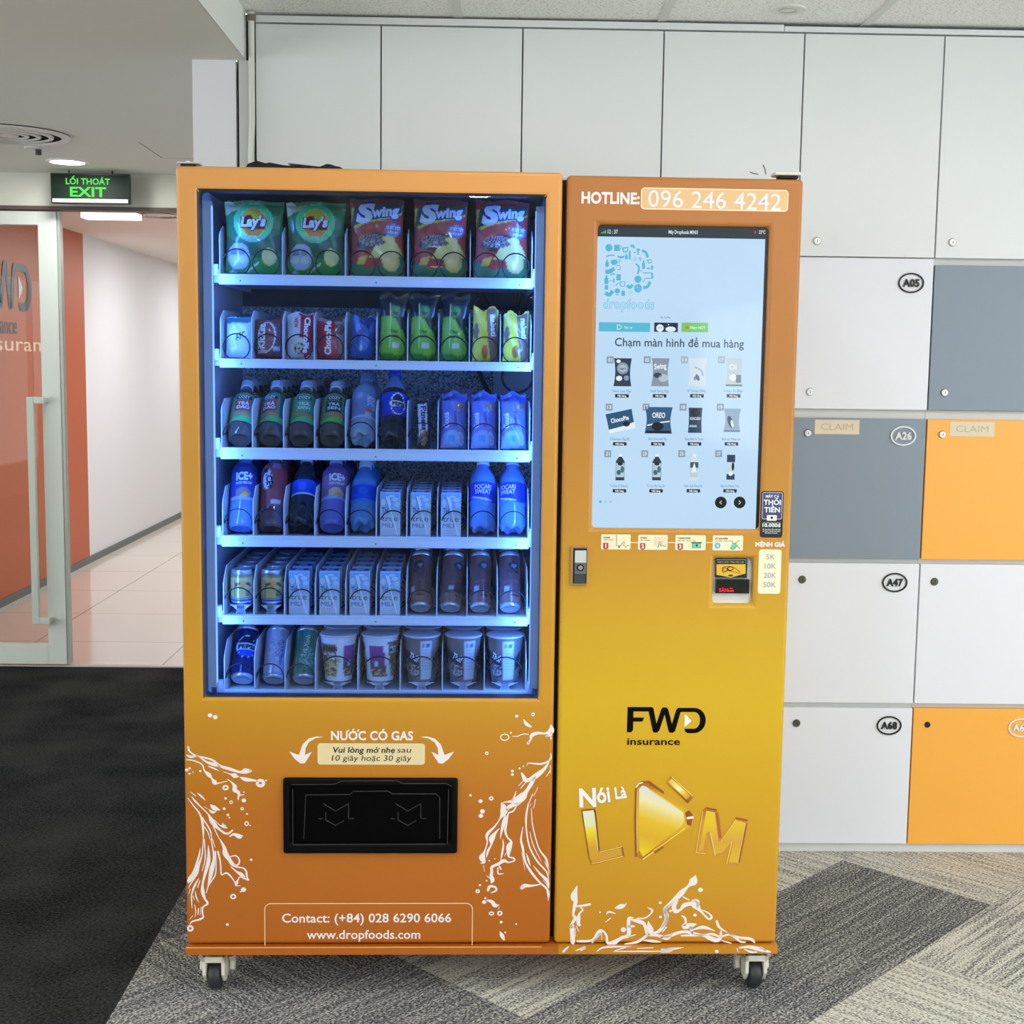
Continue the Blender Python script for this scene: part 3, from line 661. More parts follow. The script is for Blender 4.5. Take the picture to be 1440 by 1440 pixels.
g.add([(X0, -0.0125, ZB-0.004), (xl1-0.02, -0.0125, ZB-0.004), (xl1-0.02, -0.0125, ZB-0.0015), (X0, -0.0125, ZB-0.0015)], [(0, 1, 2, 3)], mat((238, 170, 96), 0.5))
skirt = g.build('base_skirt', VM)
# castors
def castor(x, y):
    e = empty('castor'); e.parent = VM; e.location = (x, y, 0)
    IV = mat((224, 220, 204), 0.45); DP = mat((46, 47, 48), 0.5)
    g = G(); g.box(-0.034, 0.034, -0.034, 0.034, 0.099, 0.1075, DP); g.cyl((0, 0, 0.088), 'z', 0.026, 0.012, DP, 20); g.build('mounting_plate', e)
    g = G()
    g.prism_x([(-0.03, 0.09), (0.034, 0.09), (0.034, 0.05), (0.018, 0.026), (-0.012, 0.022), (-0.03, 0.045)], -0.027, -0.018, IV); g.prism_x([(-0.03, 0.09), (0.034, 0.09), (0.034, 0.05), (0.018, 0.026), (-0.012, 0.022), (-0.03, 0.045)], 0.018, 0.027, IV)
    g.box(-0.027, 0.027, -0.03, 0.034, 0.075, 0.09, IV); g.build('fork', e, 0.002)
    g = G(); prof = [(0.010, -0.0145), (0.03, -0.0145), (0.0335, -0.011), (0.035, 0), (0.0335, 0.011), (0.03, 0.0145), (0.010, 0.0145)]
    v = []; n = 32
    for r, xx in prof:
        for i in range(n): v.append((xx, r*math.cos(2*PI*i/n), 0.035+r*math.sin(2*PI*i/n)))
    g.add(v, [(j*n+i, j*n+(i+1) % n, (j+1)*n+(i+1) % n, (j+1)*n+i) for j in range(6) for i in range(n)], mat((44, 45, 48), 0.45), True); g.cyl((-0.0175, 0, 0.035), 'x', 0.011, 0.035, mat((150, 150, 145), 0.4, 0.6), 16); g.build('wheel', e)
    g = G()
    for s_ in (-1, 1): g.prism_x([(-0.01, 0.082), (0.03, 0.078), (0.046, 0.05), (0.03, 0.028), (0.012, 0.04), (0.02, 0.058)], s_*0.03, s_*0.042, IV)
    g.box(-0.042, 0.042, 0.03, 0.046, 0.045, 0.06, IV); g.build('brake_pedal', e, 0.003)
    return e
c1 = castor(F(297.5, 1380)[0]+0.002, 0.045); c2 = castor(F(1065, 1380)[0], 0.045)
for q in (c1, c2):
    c = q.copy(); COL.objects.link(c); c.location.y = 0.74
    for ch in q.children: d = ch.copy(); COL.objects.link(d); d.parent = c

# ---- left door with the window
g = plate(X0, xl1, ZB, ZT, 0.0, 0.05, [(wx0, wx1, wz0, wz1)], WRAP_L, mat((60, 50, 52), 0.5))
DL = g.build('display_door', VM, 0.009, 3)
g = G(); g.box(wx0-0.003, wx1+0.003, 0.014, 0.018, wz0-0.003, wz1+0.003, glass_mat((0.76, 0.86, 1.0), 1.45, 0.6)); g.build('window_pane', DL)
# delivery hatch
hx0, hz1 = F(398.5, 1092.5); hx1, hz0 = F(643, 1198.5)
g = plate(hx0, hx1, hz0, hz1, -0.012, 0.002, [(hx0+0.017, hx1-0.017, hz0+0.025, hz1-0.02)], mat((4, 4, 5), 0.45, spec=0.12))
H = g.build('delivery_hatch', DL, 0.006, 3)
fm = mat((2, 2, 3), 0.5, spec=0.06); bd = mat((44, 44, 47), 0.35)
g = G(); g.box(hx0+0.016, hx1-0.016, -0.004, 0.001, hz0+0.024, hz1-0.019, fm)
hp = lambda u, v: F(390+u/5.333, 1010+v/5.333)
def bead(pts, r=0.0012, y=-0.0052, m=bd): g.tube([(hp(*q)[0], y, hp(*q)[1]) for q in pts], r, m, 5)
bead([(215, 570), (545, 567), (570, 543), (830, 541), (865, 562), (1190, 562), (1218, 590), (1218, 900)]); bead([(215, 570), (200, 900)])
for dx in (0, 541):
    bead([(345+dx, 635), (438+dx, 690), (535+dx, 636)]); bead([(535+dx, 636), (535+dx, 745), (575+dx, 747)]); bead([(310+dx, 748), (342+dx, 748)]); bead([(365+dx, 758), (438+dx, 798), (500+dx, 762)]); bead([(365+dx, 700), (365+dx, 758)])
bead([(110, 486), (430, 484), (490, 458), (900, 457), (940, 478), (1270, 478), (1308, 500)], 0.0013, -0.0122); bead([(120, 935), (1265, 930)], 0.0014, -0.0122); bead([(120, 520), (120, 935)], 0.0012, -0.0122); bead([(1285, 520), (1275, 930)], 0.0012, -0.0122)
g.build('flap', DL)   # swings inside the hatch frame
# ---- print helpers
def quadf(a, b): p, q = F(*a), F(*b); return p[0], q[0], q[1], p[1]     # left-top px, right-bottom px -> x0,x1,z0,z1
# carbonated drinks notice
g = G(); 
g.text('NƯỚC CÓ GAS', *F(465.5, 1040.3), 0.0205, PRW, 'L', 0.03, F(581, 1040)[0]-F(465.5, 1040)[0])
a = quadf((446.5, 1045), (597.5, 1075.5)); g.rect(*a, mat((226, 208, 160), 0.5), 1, 0.007)
ik = mat((30, 26, 18), 0.5)
g.text('Vui lòng mở nhẹ', *F(467, 1058.2), 0.0132, ik, 'L', 0.022, F(555, 1058)[0]-F(467, 1058)[0], 0.14); g.text('sau', *F(558.5, 1058.2), 0.0132, ik, 'L', 0.0, F(577.5, 1058)[0]-F(558.5, 1058)[0], 0.14)
g.text('10 giây hoặc 30 giây', *F(466.5, 1069.6), 0.0132, ik, 'L', 0.0, F(578, 1069)[0]-F(466.5, 1069)[0], 0.14)
for s_ in (0, 1):
    T = (lambda u, v: F(390+u/5.333, 1010+v/5.333)) if not s_ else (lambda u, v: F(390+(1415-u)/5.333, 1010+v/5.333))
    pts = [(345, 140), (290, 137), (235, 152), (190, 195), (168, 255), (162, 275), (90, 250), (130, 305), (175, 340), (205, 338), (230, 300), (260, 250), (208, 275), (212, 225), (235, 180), (285, 150)]
    g.poly([T(*q) for q in pts], PRW, 1)
g.build('carbonated_notice', DL)
# contact box
g = G(); a = quadf((371.5, 1270), (664.5, 1334)); g.frame(a[0], a[1], ZB-0.017, a[3], 0.0022, mat((244, 200, 150), 0.5), 1, 0.016)
g.text('Contact: (+84) 028 6290 6066', *F(396.5, 1297), 0.0212, PRW, 'L', 0.016, F(634.5, 1297)[0]-F(396.5, 1297)[0])
g.text('www.dropfoods.com', *F(431.5, 1320), 0.021, PRW, 'L', 0.016, F(591, 1320)[0]-F(431.5, 1320)[0]); g.build('contact_notice', DL)
# splashes
def splash(g, strokes, blobs, ox, oy, sc, m=PRW):
    lim = (X0+0.006, xl1-0.006) if ox < 700 else (xr0_+0.006, X1-0.004)
    def T(u, v):
        q = F(ox+u/sc, oy+v/sc); return (min(max(q[0], lim[0]), lim[1]), q[1])
    k = 1/sc/598
    for st in strokes:
        pts = [T(s[0], s[1]) for s in st]; ws = []; last = 14
        for s in st:
            if len(s) > 2: last = s[2]
            ws.append(last*k*1.15+0.0004)
        ws[0] *= 0.75; ws[-1] *= 0.6
        g.line(pts, ws, m, 1, 5, False)
        for q in (0, -1): g.ell(pts[q][0], pts[q][1], ws[q]*0.5, ws[q]*0.5, m, 1, 10)
    for u, v, r, *inn in blobs:
        x, z = T(u, v)
        if inn: g.ring(x, z, r*k, inn[0]*k if inn[0] > 1 else r*k, (inn[1] if len(inn) > 1 else r*0.45)*k, m, 1, 20)
        else: g.ell(x, z, r*k, r*k*0.92, m, 1, 14)
A = [[(100,105,30),(120,170,20),(200,225,14),(330,260,20),(450,295,24),(560,380,30),(700,425,40),(850,470,30),(925,455,70),(1000,455,60)],
 [(60,220,14),(140,250,30),(240,240,14),(360,320,26),(470,360,40),(560,385,30)],[(60,290,14),(180,305,14),(300,360,14),(335,450,18),(400,510,50),(440,560,20),(485,620,60),(530,630,16),(660,600,14)],
 [(670,575,14),(730,620,16),(775,680,50),(770,730,50),(830,770,36),(820,870,22)],[(830,805,24),(910,795,12)],[(850,545,12),(930,575,50),(1050,590,24),(1100,600,40)],[(610,465,10),(710,500,14),(770,520,60),(830,540,12)],[(390,385,10),(470,415,20),(540,450,8)],
 [(130,755,8),(210,815,18)],[(235,775,8),(290,820,22),(350,880,6)],[(150,825,10),(200,890,20),(280,970,14),(390,1080,16),(450,1190,60),(540,1290,26),(650,1360,24),(720,1330,20),(740,1310,30)],
 [(95,845,8),(180,960,12),(270,1080,20),(310,1230,30),(320,1440,18)],[(280,1090,14),(350,1200,14),(420,1320,14),(440,1440,14)],[(310,1230,12),(380,1330,12),(415,1440,12)],[(430,1190,14),(480,1290,12),(550,1440,14)],
 [(330,970,8),(380,1000,10)],[(420,940,10),(480,990,60),(560,1020,12)],[(400,1010,10),(450,1050,34),(500,1040,20)],[(480,1160,10),(560,1240,12),(610,1250,50),(660,1280,20)],[(600,1210,14),(640,1260,30)],[(700,1400,20),(760,1370,30),(840,1400,60),(880,1390,30)]]
Ab = [(640,695,46,40,26),(120,415,18),(70,440,24),(118,492,16),(167,470,10),(275,455,18),(640,850,20),(720,905,26,26,13),(620,1000,22),(675,1090,20),(695,1130,12),(950,1075,15),(945,1215,34,36,18),(995,1240,11),(905,880,32),(880,1000,24,24,13),(905,760,12),(1225,590,14),(1145,630,68,64,46)]
B = [[(320,0,16),(300,220,14),(250,380,30),(210,500,50),(120,590,50),(75,630,30)],[(275,130,6),(250,260,22),(180,470,24),(90,560,20)],[(335,0,12),(345,280,12),(300,460,8)],
 [(390,90,6),(395,300,46),(350,480,36),(310,640,24),(310,760,46),(340,860,26),(380,930,24),(310,990,18),(310,1090,18),(320,1125,16),(270,1160,24),(160,1190,16),(120,1240,12)],
 [(430,0,14),(470,260,22),(440,440,56),(400,620,24),(380,690,10)],[(450,0,14),(490,120,10)],[(490,180,30),(500,340,14),(495,500,14),(440,600,14),(390,680,14),(360,780,12)],
 [(560,0,14),(620,120,40),(640,210,66),(700,300,46),(740,360,46),(800,400,20),(900,420,16),(940,470,20),(950,550,20),(975,595,14),(900,560,24),(850,545,14),(820,590,14),(800,630,44),(790,670,16),(860,675,10)],
 [(700,255,14),(790,240,14),(840,300,16),(820,370,20),(760,370,20)],[(530,180,30),(565,330,14),(575,480,16),(590,515,14),(660,490,20),(740,570,14),(780,640,20)],[(720,400,14),(800,470,20),(860,505,46),(920,540,20)],[(200,560,12),(140,640,12),(75,710,8)],
 [(250,570,10),(190,680,24),(150,800,14),(150,900,14),(155,1000,6)],[(270,600,14),(235,700,20)],[(200,760,14),(220,850,14),(255,910,8)],[(170,820,12),(190,880,10)],[(190,950,10),(210,1040,10),(195,1130,8)],[(250,1000,18),(240,1090,20)],[(290,980,10),(270,1100,8)],[(165,1105,8),(120,1165,6)],[(130,720,10),(105,800,8)]]
Bb = [(1010,298,20),(665,1235,22),(750,830,44,42,24),(900,730,38),(860,760,13),(130,1290,48,50,30)]
C = [[(1385,310,30),(1300,390,76),(1200,425,24),(1100,420,36),(1010,450,46),(985,520,20),(955,560,66)],[(1385,400,20),(1320,450,24),(1200,465,14)],[(1300,470,16),(1320,500,40)],[(960,440,12),(880,435,10),(800,465,10),(720,465,8)],[(890,225,14),(930,290,40),(1000,330,26)],
 [(1380,715,14),(1280,800,14),(1150,865,24),(960,855,10),(940,890,8)],[(1385,765,14),(1210,910,30),(1080,1030,66),(960,1100,46),(910,1090,56),(860,1000,36)],[(1050,1060,40),(1000,1150,46),(930,1260,46),(870,1340,100),(780,1400,90),(690,1410,30),(600,1420,20)],
 [(880,1110,12),(820,1180,12)],[(920,1130,14),(845,1220,14)],[(1300,960,14),(1215,1050,8)],[(1370,890,12),(1310,1000,12)],[(1095,1205,6),(1035,1330,12)],[(1020,1300,12),(960,1440,16)],[(1060,1380,12),(1045,1440,12)],[(780,1260,8),(750,1350,20),(720,1400,30)]]
Cb = [(615,480,68,54,16),(705,415,15),(788,175,24),(1025,150,26,28,15),(355,712,26,26,15),(725,970,22),(725,1020,22),(830,930,16),(885,900,12),(120,1320,20),(265,1405,30),(420,1365,34,32,20)]
D = [[(510,0,46),(540,110,100),(480,230,20),(400,350,20),(290,460,40),(270,530,30),(280,600,16),(240,740,20),(200,840,84),(230,910,36),(180,930,24)],[(780,0,40),(640,40,56),(580,90,46)],[(740,30,14),(680,120,18),(610,150,16),(580,300,24),(560,420,30),(590,520,20),(650,590,30),(620,670,76),(610,780,40),(620,830,20),(690,850,20),(700,890,16),(610,915,18),(540,890,46),(450,940,36),(350,990,36),(350,1060,36),(340,1130,46),(360,1190,56),(340,1240,20)],
 [(560,200,50),(530,320,46),(500,440,24),(480,550,8)],[(470,385,8),(410,450,30),(350,545,76),(340,640,20),(290,740,30),(270,830,20)],[(520,550,8),(530,650,20),(510,780,24),(490,880,12)],[(445,1000,20),(450,1090,18),(530,1090,14)],[(460,960,20),(490,1020,40)],[(220,960,8),(240,1060,8)],[(270,1120,8),(310,1160,16)],
 [(920,0,24),(885,200,24),(890,420,16),(940,680,18),(1060,900,20),(1200,1060,16),(1350,1190,12)],[(965,70,10),(985,330,12),(1080,690,14),(1200,870,26),(1350,1080,12)],[(940,440,8),(1000,660,10),(1120,900,8)],[(1170,900,8),(1280,1040,14),(1350,1110,12)],[(835,360,8),(805,560,24),(830,680,30),(870,900,24),(960,1060,30),(1080,1210,24),(1200,1320,24),(1240,1400,36),(1350,1500,20)],
 [(815,760,6),(865,1030,8)],[(890,780,10),(920,880,24),(950,970,8)],[(1000,970,8),(1100,1090,24),(1210,1200,44),(1350,1310,30)],[(1100,1260,20),(960,1280,30),(860,1280,56),(820,1310,86)],[(1020,0,10),(1000,70,10)],[(960,0,10),(950,50,8)],[(1150,1190,8),(1260,1310,6)],[(290,1350,46),(320,1290,36),(400,1300,26),(420,1350,22),(340,1390,22)],[(580,760,10),(545,820,10)]]
Db = [(205,120,38),(180,190,36),(270,1200,14),(165,1270,20),(130,1365,36,34,22),(310,890,14),(395,860,10)]
E_ = [[(280,400,30),(350,420,46),(400,480,54),(460,470,18)],[(480,890,20),(510,950,56),(540,1010,46)],[(1230,350,20),(1250,380,16)],[(1260,330,14),(1340,400,20)],[(465,500,8),(455,540,8)]]
Eb = [(250,365,18),(230,425,34),(345,603,44,34,22),(475,600,42,42,24),(495,738,24),(730,768,15),(560,900,16)]
g = G(); splash(g, A, Ab, 255, 1040, 10.286); splash(g, B, Bb, 255, 1180, 10.286); splash(g, [], [(35, 0, 34), (110, 25, 34)], 292, 1006, 10.286); g.build('splash_print', DL)
g = G(); splash(g, C, Cb, 650, 990, 10.286); splash(g, D, Db, 660, 1130, 11.077); splash(g, E_, Eb, 660, 1230, 11.077); g.build('splash_print', DL)

# ---- right door
g = plate(xr0_, X1, ZB, 1.9345, 0.0, 0.05, [(sx0, sx1, sz0, sz1), (rx0, rx1, rz0, rz1)], WRAP_R)
DR = g.build('control_door', VM, 0.009, 3)
# touch screen
SW = 1.0
S = lambda c, s=1.0: emit(c, s*SW, True)
g = G(); g.box(sx0-0.002, sx1+0.002, 0.012, 0.04, sz0-0.002, sz1+0.002, mat((8, 8, 10), 0.3)); 
g.y0 = 0.0115
F0 = F
Fs = lambda u, v: F(u, v, 0.0115)
da = Fs(841.5, 321)[1]; dx1 = Fs(1079, 321)[0]-0.004
SKY = S((184, 214, 240))
g.rect(sx0, dx1, sz0, da, SKY, 1)
DKB = S((38, 52, 62))
g.rect(sx0, dx1, Fs(842, 332.5)[1], da, DKB, 2)
LT = S((210, 226, 236)); TEAL = S((84, 176, 206)); NAVY = S((22, 34, 48)); GRY = S((128, 150, 172)); MID = S((64, 92, 122)); PALE = S((222, 234, 242)); STEEL = S((96, 122, 150))
for i in range(4): a = Fs(845+i*2, 328.4); g.rect(a[0], a[0]+0.002, a[1], a[1]+0.0025+0.0016*i, S((96, 190, 96)), 3)
g.text('12 : 37', *Fs(854.5, 328.4), 0.0085, LT, 'L', 0.02, 0.023, layer=3); g.text('Máy Dropfoods MINI3', *Fs(940, 328.6), 0.0078, LT, 'L', 0.02, 0.067, layer=3); g.text('33°C', *Fs(1067, 328.8), 0.0075, LT, 'L', 0.02, 0.015, layer=3)
a = Fs(1062, 326.5); g.ell(a[0], a[1], 0.0015, 0.0035, S((200, 90, 80)), 3, 10)
# D-shaped food logo
T = lambda u, v: Fs(830+u/8.47, 310+v/8.47); k = 1/8.47/602
def q_e(u, v, rx, rz, m=TEAL, rot=0): x, z = T(u, v); g.ell(x, z, rx*k, rz*k, m, 2, 16, rot)
def q_r(u0, v0, u1, v1, m=TEAL, r=0): x0, z1 = T(u0, v0); x1, z0 = T(u1, v1); g.rect(x0, x1, z0, z1, m, 2, r*k)
def q_l(pts, w, m=TEAL, sm=4): g.line([T(*p) for p in pts], w*k, m, 2, sm)
q_e(222, 325, 42, 42); q_r(285, 290, 350, 365, r=8); q_l([(350, 300), (372, 315), (350, 350)], 8); q_l([(385, 330), (400, 375), (440, 370), (450, 325), (385, 330)], 18, sm=0); q_l([(478, 310), (505, 300), (525, 330)], 24); q_l([(515, 385), (545, 380)], 12); q_l([(550, 345), (572, 350), (590, 345)], 26); q_l([(570, 350), (570, 410)], 16)
q_l([(615, 360), (660, 380), (685, 440)], 30); q_l([(470, 360), (470, 465)], 22); q_r(415, 410, 445, 465, r=10); q_l([(425, 390), (430, 415)], 10); q_l([(325, 430), (365, 440), (405, 430)], 24); q_l([(190, 435), (230, 415), (290, 418)], 14)
q_r(180, 490, 220, 555, r=14); q_r(192, 465, 208, 495); q_e(285, 498, 42, 32); q_l([(320, 470), (360, 470), (345, 510)], 10, sm=0); q_l([(310, 540), (355, 535), (360, 580), (325, 590)], 10, sm=0); q_l([(180, 610), (230, 600), (290, 575)], 40); q_l([(180, 620), (215, 625), (270, 605)], 26)
q_r(170, 680, 215, 760, r=12); q_r(184, 650, 202, 690); q_l([(245, 660), (255, 640), (300, 640)], 14); q_l([(280, 690), (280, 740)], 18); q_l([(222, 725), (260, 715)], 8); q_r(312, 640, 362, 715); q_r(172, 770, 212, 825); q_l([(180, 860), (225, 885), (270, 840)], 44); q_l([(300, 775), (335, 745)], 10); q_l([(350, 735), (415, 730), (405, 785), (365, 785), (350, 735)], 12, sm=0)
q_e(322, 840, 32, 30); q_l([(300, 885), (340, 885)], 10); q_r(372, 840, 412, 898); q_l([(385, 840), (395, 815)], 8); q_l([(440, 770), (470, 800), (505, 765)], 34); q_e(475, 860, 30, 24, S((170, 210, 230))); q_e(568, 700, 42, 42); q_e(568, 808, 46, 50); q_l([(545, 760), (568, 808)], 6, SKY); q_l([(525, 800), (568, 808)], 6, SKY)
q_l([(630, 800), (680, 790), (712, 730)], 34); q_l([(625, 735), (650, 705)], 10); q_l([(625, 625), (735, 625), (735, 690), (640, 690)], 12, sm=0); q_l([(735, 625), (740, 690)], 22); q_r(618, 505, 652, 580, r=12); q_r(626, 475, 644, 510); q_l([(575, 450), (605, 450), (590, 480)], 16, sm=0); q_l([(680, 470), (700, 510), (740, 490)], 12); q_l([(680, 470), (735, 470)], 12); q_e(735, 562, 14, 26); q_e(690, 572, 20, 10); q_l([(545, 515), (580, 560), (565, 640)], 22); q_e(600, 603, 8, 8); q_e(530, 460, 26, 26, S((160, 206, 230)))
g.text('dropfoods', *T(155, 1045), 0.0205, TEAL, 'L', 0.035, (750-155)*k, layer=2); g.text('dropfoods', *T(160, 1045), 0.0205, S((172, 218, 236)), 'L', 0.004, (744-160)*k, layer=3)
# banner buttons
def srect(a, b, m, layer=2, r=0): p, q = Fs(*a), Fs(*b); g.rect(p[0], q[0], q[1], p[1], m, layer, r)
srect((842.3, 453), (914, 467), S((84, 182, 208)), 2, 0.001); g.text('D', *Fs(867.5, 463.5), 0.0115, LT, 'L', 0.0, layer=3); g.text('Sign up', *Fs(878, 461.8), 0.005, LT, 'L', 0.01, 0.018, layer=3)
srect((920, 453.5), (953, 467), S((34, 46, 74)), 2); a = Fs(928, 461.3); g.ell(a[0], a[1], 0.0085, 0.0085, PALE, 3); a = Fs(943, 463); g.ell(a[0], a[1], 0.012, 0.006, PALE, 3); a = Fs(926.5, 461); g.ell(a[0], a[1], 0.0013, 0.0013, NAVY, 4); a = Fs(930, 461); g.ell(a[0], a[1], 0.0013, 0.0013, NAVY, 4); a = Fs(940, 456.5); g.ell(a[0], a[1], 0.0015, 0.0015, PALE, 3)
srect((958.5, 453.5), (995.5, 467.3), S((116, 198, 100)), 2, 0.001); a = Fs(966, 460.5); g.rect(a[0]-0.004, a[0]+0.004, a[1]-0.0035, a[1]+0.0035, S((214, 110, 70)), 3); g.text('Hàng HOT', *Fs(970.5, 462.6), 0.0065, PALE, 'L', 0.02, 0.035, layer=3)
g.text('My Coffee', *Fs(928.5, 447.5), 0.0045, S((90, 110, 122)), 'L', 0.0, 0.023, layer=2)
g.text('Chạm màn hình để mua hàng', *Fs(864.5, 486.5), 0.0182, S((50, 72, 82)), 'L', 0.011, Fs(1046, 487)[0]-Fs(864.5, 487)[0], layer=2)
# the twelve products on sale
def pouch(cx, cz, w, h, m, mi, m2, rot=0.0, flare=0.12):
    pts = []
    for t in [i/8 for i in range(9)]: pts.append((-w*(0.5-flare*math.sin(PI*t)*0.7), -h/2+h*t))
    for t in [i/8 for i in range(9)]: pts.append((w*(0.5-flare*math.sin(PI*t)*0.7), h/2-h*t))
    c, s_ = math.cos(rot), math.sin(rot); R = lambda p: (cx+p[0]*c-p[1]*s_, cz+p[0]*s_+p[1]*c)
    g.poly([R(p) for p in pts], m, 3); return R
def sbottle(cx, cz, w, h, m, ml, mc):
    b = -h/2; pts = [(-w/2, b), (w/2, b), (w/2, b+h*0.72), (w*0.2, b+h*0.88), (w*0.2, b+h*0.9), (-w*0.2, b+h*0.9), (-w*0.2, b+h*0.88), (-w/2, b+h*0.72)]
    g.poly([(cx+x, cz+z) for x, z in pts], m, 3); g.rect(cx-w*0.2, cx+w*0.2, cz+b+h*0.9, cz+h/2, mc, 3); g.rect(cx-w*0.46, cx+w*0.46, cz+b+h*0.12, cz+b+h*0.66, ml, 4)
pxs = [[875.5, 928.5, 981, 1032.5], [872.5, 926, 977.5, 1029.5], [872, 923.5, 976, 1027.5]]; pys = [523.5, 591, 657]; nms = [['01', '05', '11', '17'], ['13', '15', '18', '19'], ['21', '23', '25', '27']]
cap = [['Snack Lays 32gr', 'Snack Swing 30gr', 'NT Doritos 30Wh..', 'Cozy 3t 20gr'], ['Chocopie 33g/30', 'Bánh Oreo mini 20g..', 'Rong Biển O Truyn..', 'Bánh quy Nabati ph..'], ['Trà Đào Xí 350ml C..', 'Trà Sọc Mật Ong 35..', 'Nước Suối Khoái 50..', 'Ngũ cốc Nestle Thơ..']]
bxs = [[858, 910, 962.5, 1014.5], [856.5, 908.5, 960.5, 1013], [854.5, 906.5, 958.5, 1010.5]]; bys = [506, 572.5, 638]
for r in range(3):
    for c in range(4):
        a = Fs(bxs[r][c], bys[r]); g.rect(a[0]-0.008, a[0]+0.008, a[1]-0.008, a[1]+0.008, S((132, 154, 172)) if c < 2 or r else S((158, 176, 190)), 2); g.text(nms[r][c], a[0], a[1]-0.004, 0.008, PALE, 'C', 0.02, 0.009, layer=3)
        tx = Fs(pxs[r][c]-1, pys[r]+28); g.text(cap[r][c], tx[0], tx[1], 0.0058, S((96, 116, 138)), 'C', 0.0, 0.044, layer=2)
        b = Fs(pxs[r][c]-1, pys[r]+33.2); g.rect(b[0]-0.0158, b[0]+0.0158, b[1]-0.004, b[1]+0.004, NAVY, 2, 0.0015); g.text('Hết hàng', b[0], b[1]-0.0022, 0.0045, PALE, 'C', 0.03, 0.02, layer=3)
        x, z = Fs(pxs[r][c], pys[r])
        if (r, c) == (0, 0): pouch(x, z, 0.041, 0.064, S((44, 62, 82)), 0, 0); g.ell(x, z+0.009, 0.0135, 0.0135, GRY, 4); g.ell(x, z+0.009, 0.01, 0.008, S((168, 186, 202)), 5); g.ell(x-0.008, z-0.014, 0.007, 0.006, PALE, 5); g.ell(x+0.009, z-0.013, 0.006, 0.006, GRY, 5); g.text("Lay's", x, z+0.006, 0.006, NAVY, 'C', 0.02, 0.014, layer=6); g.ell(x-0.01, z+0.025, 0.005, 0.004, PALE, 5)
        if (r, c) == (0, 1): pouch(x, z, 0.041, 0.064, S((134, 146, 162)), 0, 0); g.text('Swing', x, z+0.008, 0.012, PALE, 'C', 0.03, 0.028, rot=0.1, layer=5); g.ell(x-0.006, z-0.007, 0.01, 0.006, S((52, 62, 78)), 5); g.ell(x+0.007, z-0.013, 0.011, 0.009, S((176, 190, 204)), 5)
        if (r, c) == (0, 2): pouch(x, z, 0.043, 0.064, S((206, 220, 232)), 0, 0); g.line([(x-0.008, z+0.012), (x+0.008, z+0.004), (x+0.012, z-0.008)], 0.004, S((168, 184, 200)), 4, 4); g.ell(x, z-0.012, 0.004, 0.008, STEEL, 4, rot=0.4); g.ell(x-0.006, z-0.014, 0.003, 0.005, GRY, 4)
        if (r, c) == (0, 3): pouch(x, z, 0.039, 0.064, S((186, 202, 210)), 0, 0); g.text('Oi', x-0.004, z+0.006, 0.012, PALE, 'C', 0.02, layer=4); g.rect(x+0.004, x+0.016, z-0.024, z-0.006, S((110, 134, 148)), 4); g.ell(x-0.003, z-0.012, 0.008, 0.008, PALE, 4); g.rect(x-0.019, x+0.019, z-0.032, z-0.028, S((104, 130, 140)), 4)
        if (r, c) == (1, 0): R = pouch(x, z-0.002, 0.062, 0.045, S((44, 82, 118)), 0, 0, 0.22, 0.02); g.poly([R(p) for p in [(-0.031, -0.0225), (0.031, -0.0225), (0.031, -0.008), (0.01, -0.012), (-0.031, -0.014)]], PALE, 4); g.text('ChocoPie', *R((-0.022, 0.0)), 0.0095, PALE, 'L', 0.035, 0.042, rot=0.22, layer=5); g.ell(*R((0.012, -0.009)), 0.008, 0.006, NAVY, 5)
        if (r, c) == (1, 1): pouch(x, z, 0.064, 0.061, S((52, 90, 124)), 0, 0, 0.0, 0.1); g.text('OREO', x, z+0.006, 0.0115, PALE, 'C', 0.03, 0.03, layer=5); g.ell(x-0.002, z-0.014, 0.014, 0.01, NAVY, 5); g.line([(x-0.026, z-0.012), (x, z-0.006), (x+0.026, z-0.002)], 0.003, PALE, 4, 4); g.rect(x-0.028, x+0.028, z-0.03, z-0.024, NAVY, 4)
        if (r, c) == (1, 2): pouch(x, z, 0.032, 0.058, S((36, 62, 86)), 0, 0, 0, 0.06); g.ell(x, z+0.018, 0.01, 0.009, NAVY, 4); g.text('RONG BIEN', x, z+0.001, 0.006, PALE, 'C', 0.02, 0.024, layer=5); g.rect(x-0.013, x+0.004, z-0.016, z-0.011, S((150, 176, 196)), 5)
        if (r, c) == (1, 3): pouch(x, z, 0.04, 0.054, S((138, 166, 192)), 0, 0, 0, 0.16); g.ell(x-0.004, z-0.004, 0.006, 0.015, S((48, 74, 104)), 4, rot=0.35); g.ell(x, z-0.008, 0.003, 0.009, PALE, 5, rot=0.2); g.rect(x-0.018, x+0.018, z-0.027, z-0.023, STEEL, 4)
        if r == 2 and c < 2: sbottle(x, z, 0.0205, 0.061, S((40, 60, 70)), S((172, 200, 212)), PALE); g.ell(x, z+0.008, 0.006, 0.004, NAVY, 5); g.ell(x-0.003, z-0.012, 0.005, 0.006, S((60, 96, 110)), 5); g.ell(x+0.005, z-0.005, 0.004, 0.008, S((70, 106, 120)), 5)
        if (r, c) == (2, 2): sbottle(x, z, 0.0205, 0.061, S((204, 218, 228)), S((178, 200, 216)), PALE); g.rect(x-0.0095, x+0.0095, z-0.001, z+0.012, S((58, 82, 104)), 5); g.poly([(x-0.007, z-0.012), (x+0.007, z-0.012), (x, z+0.011)], PALE, 6)
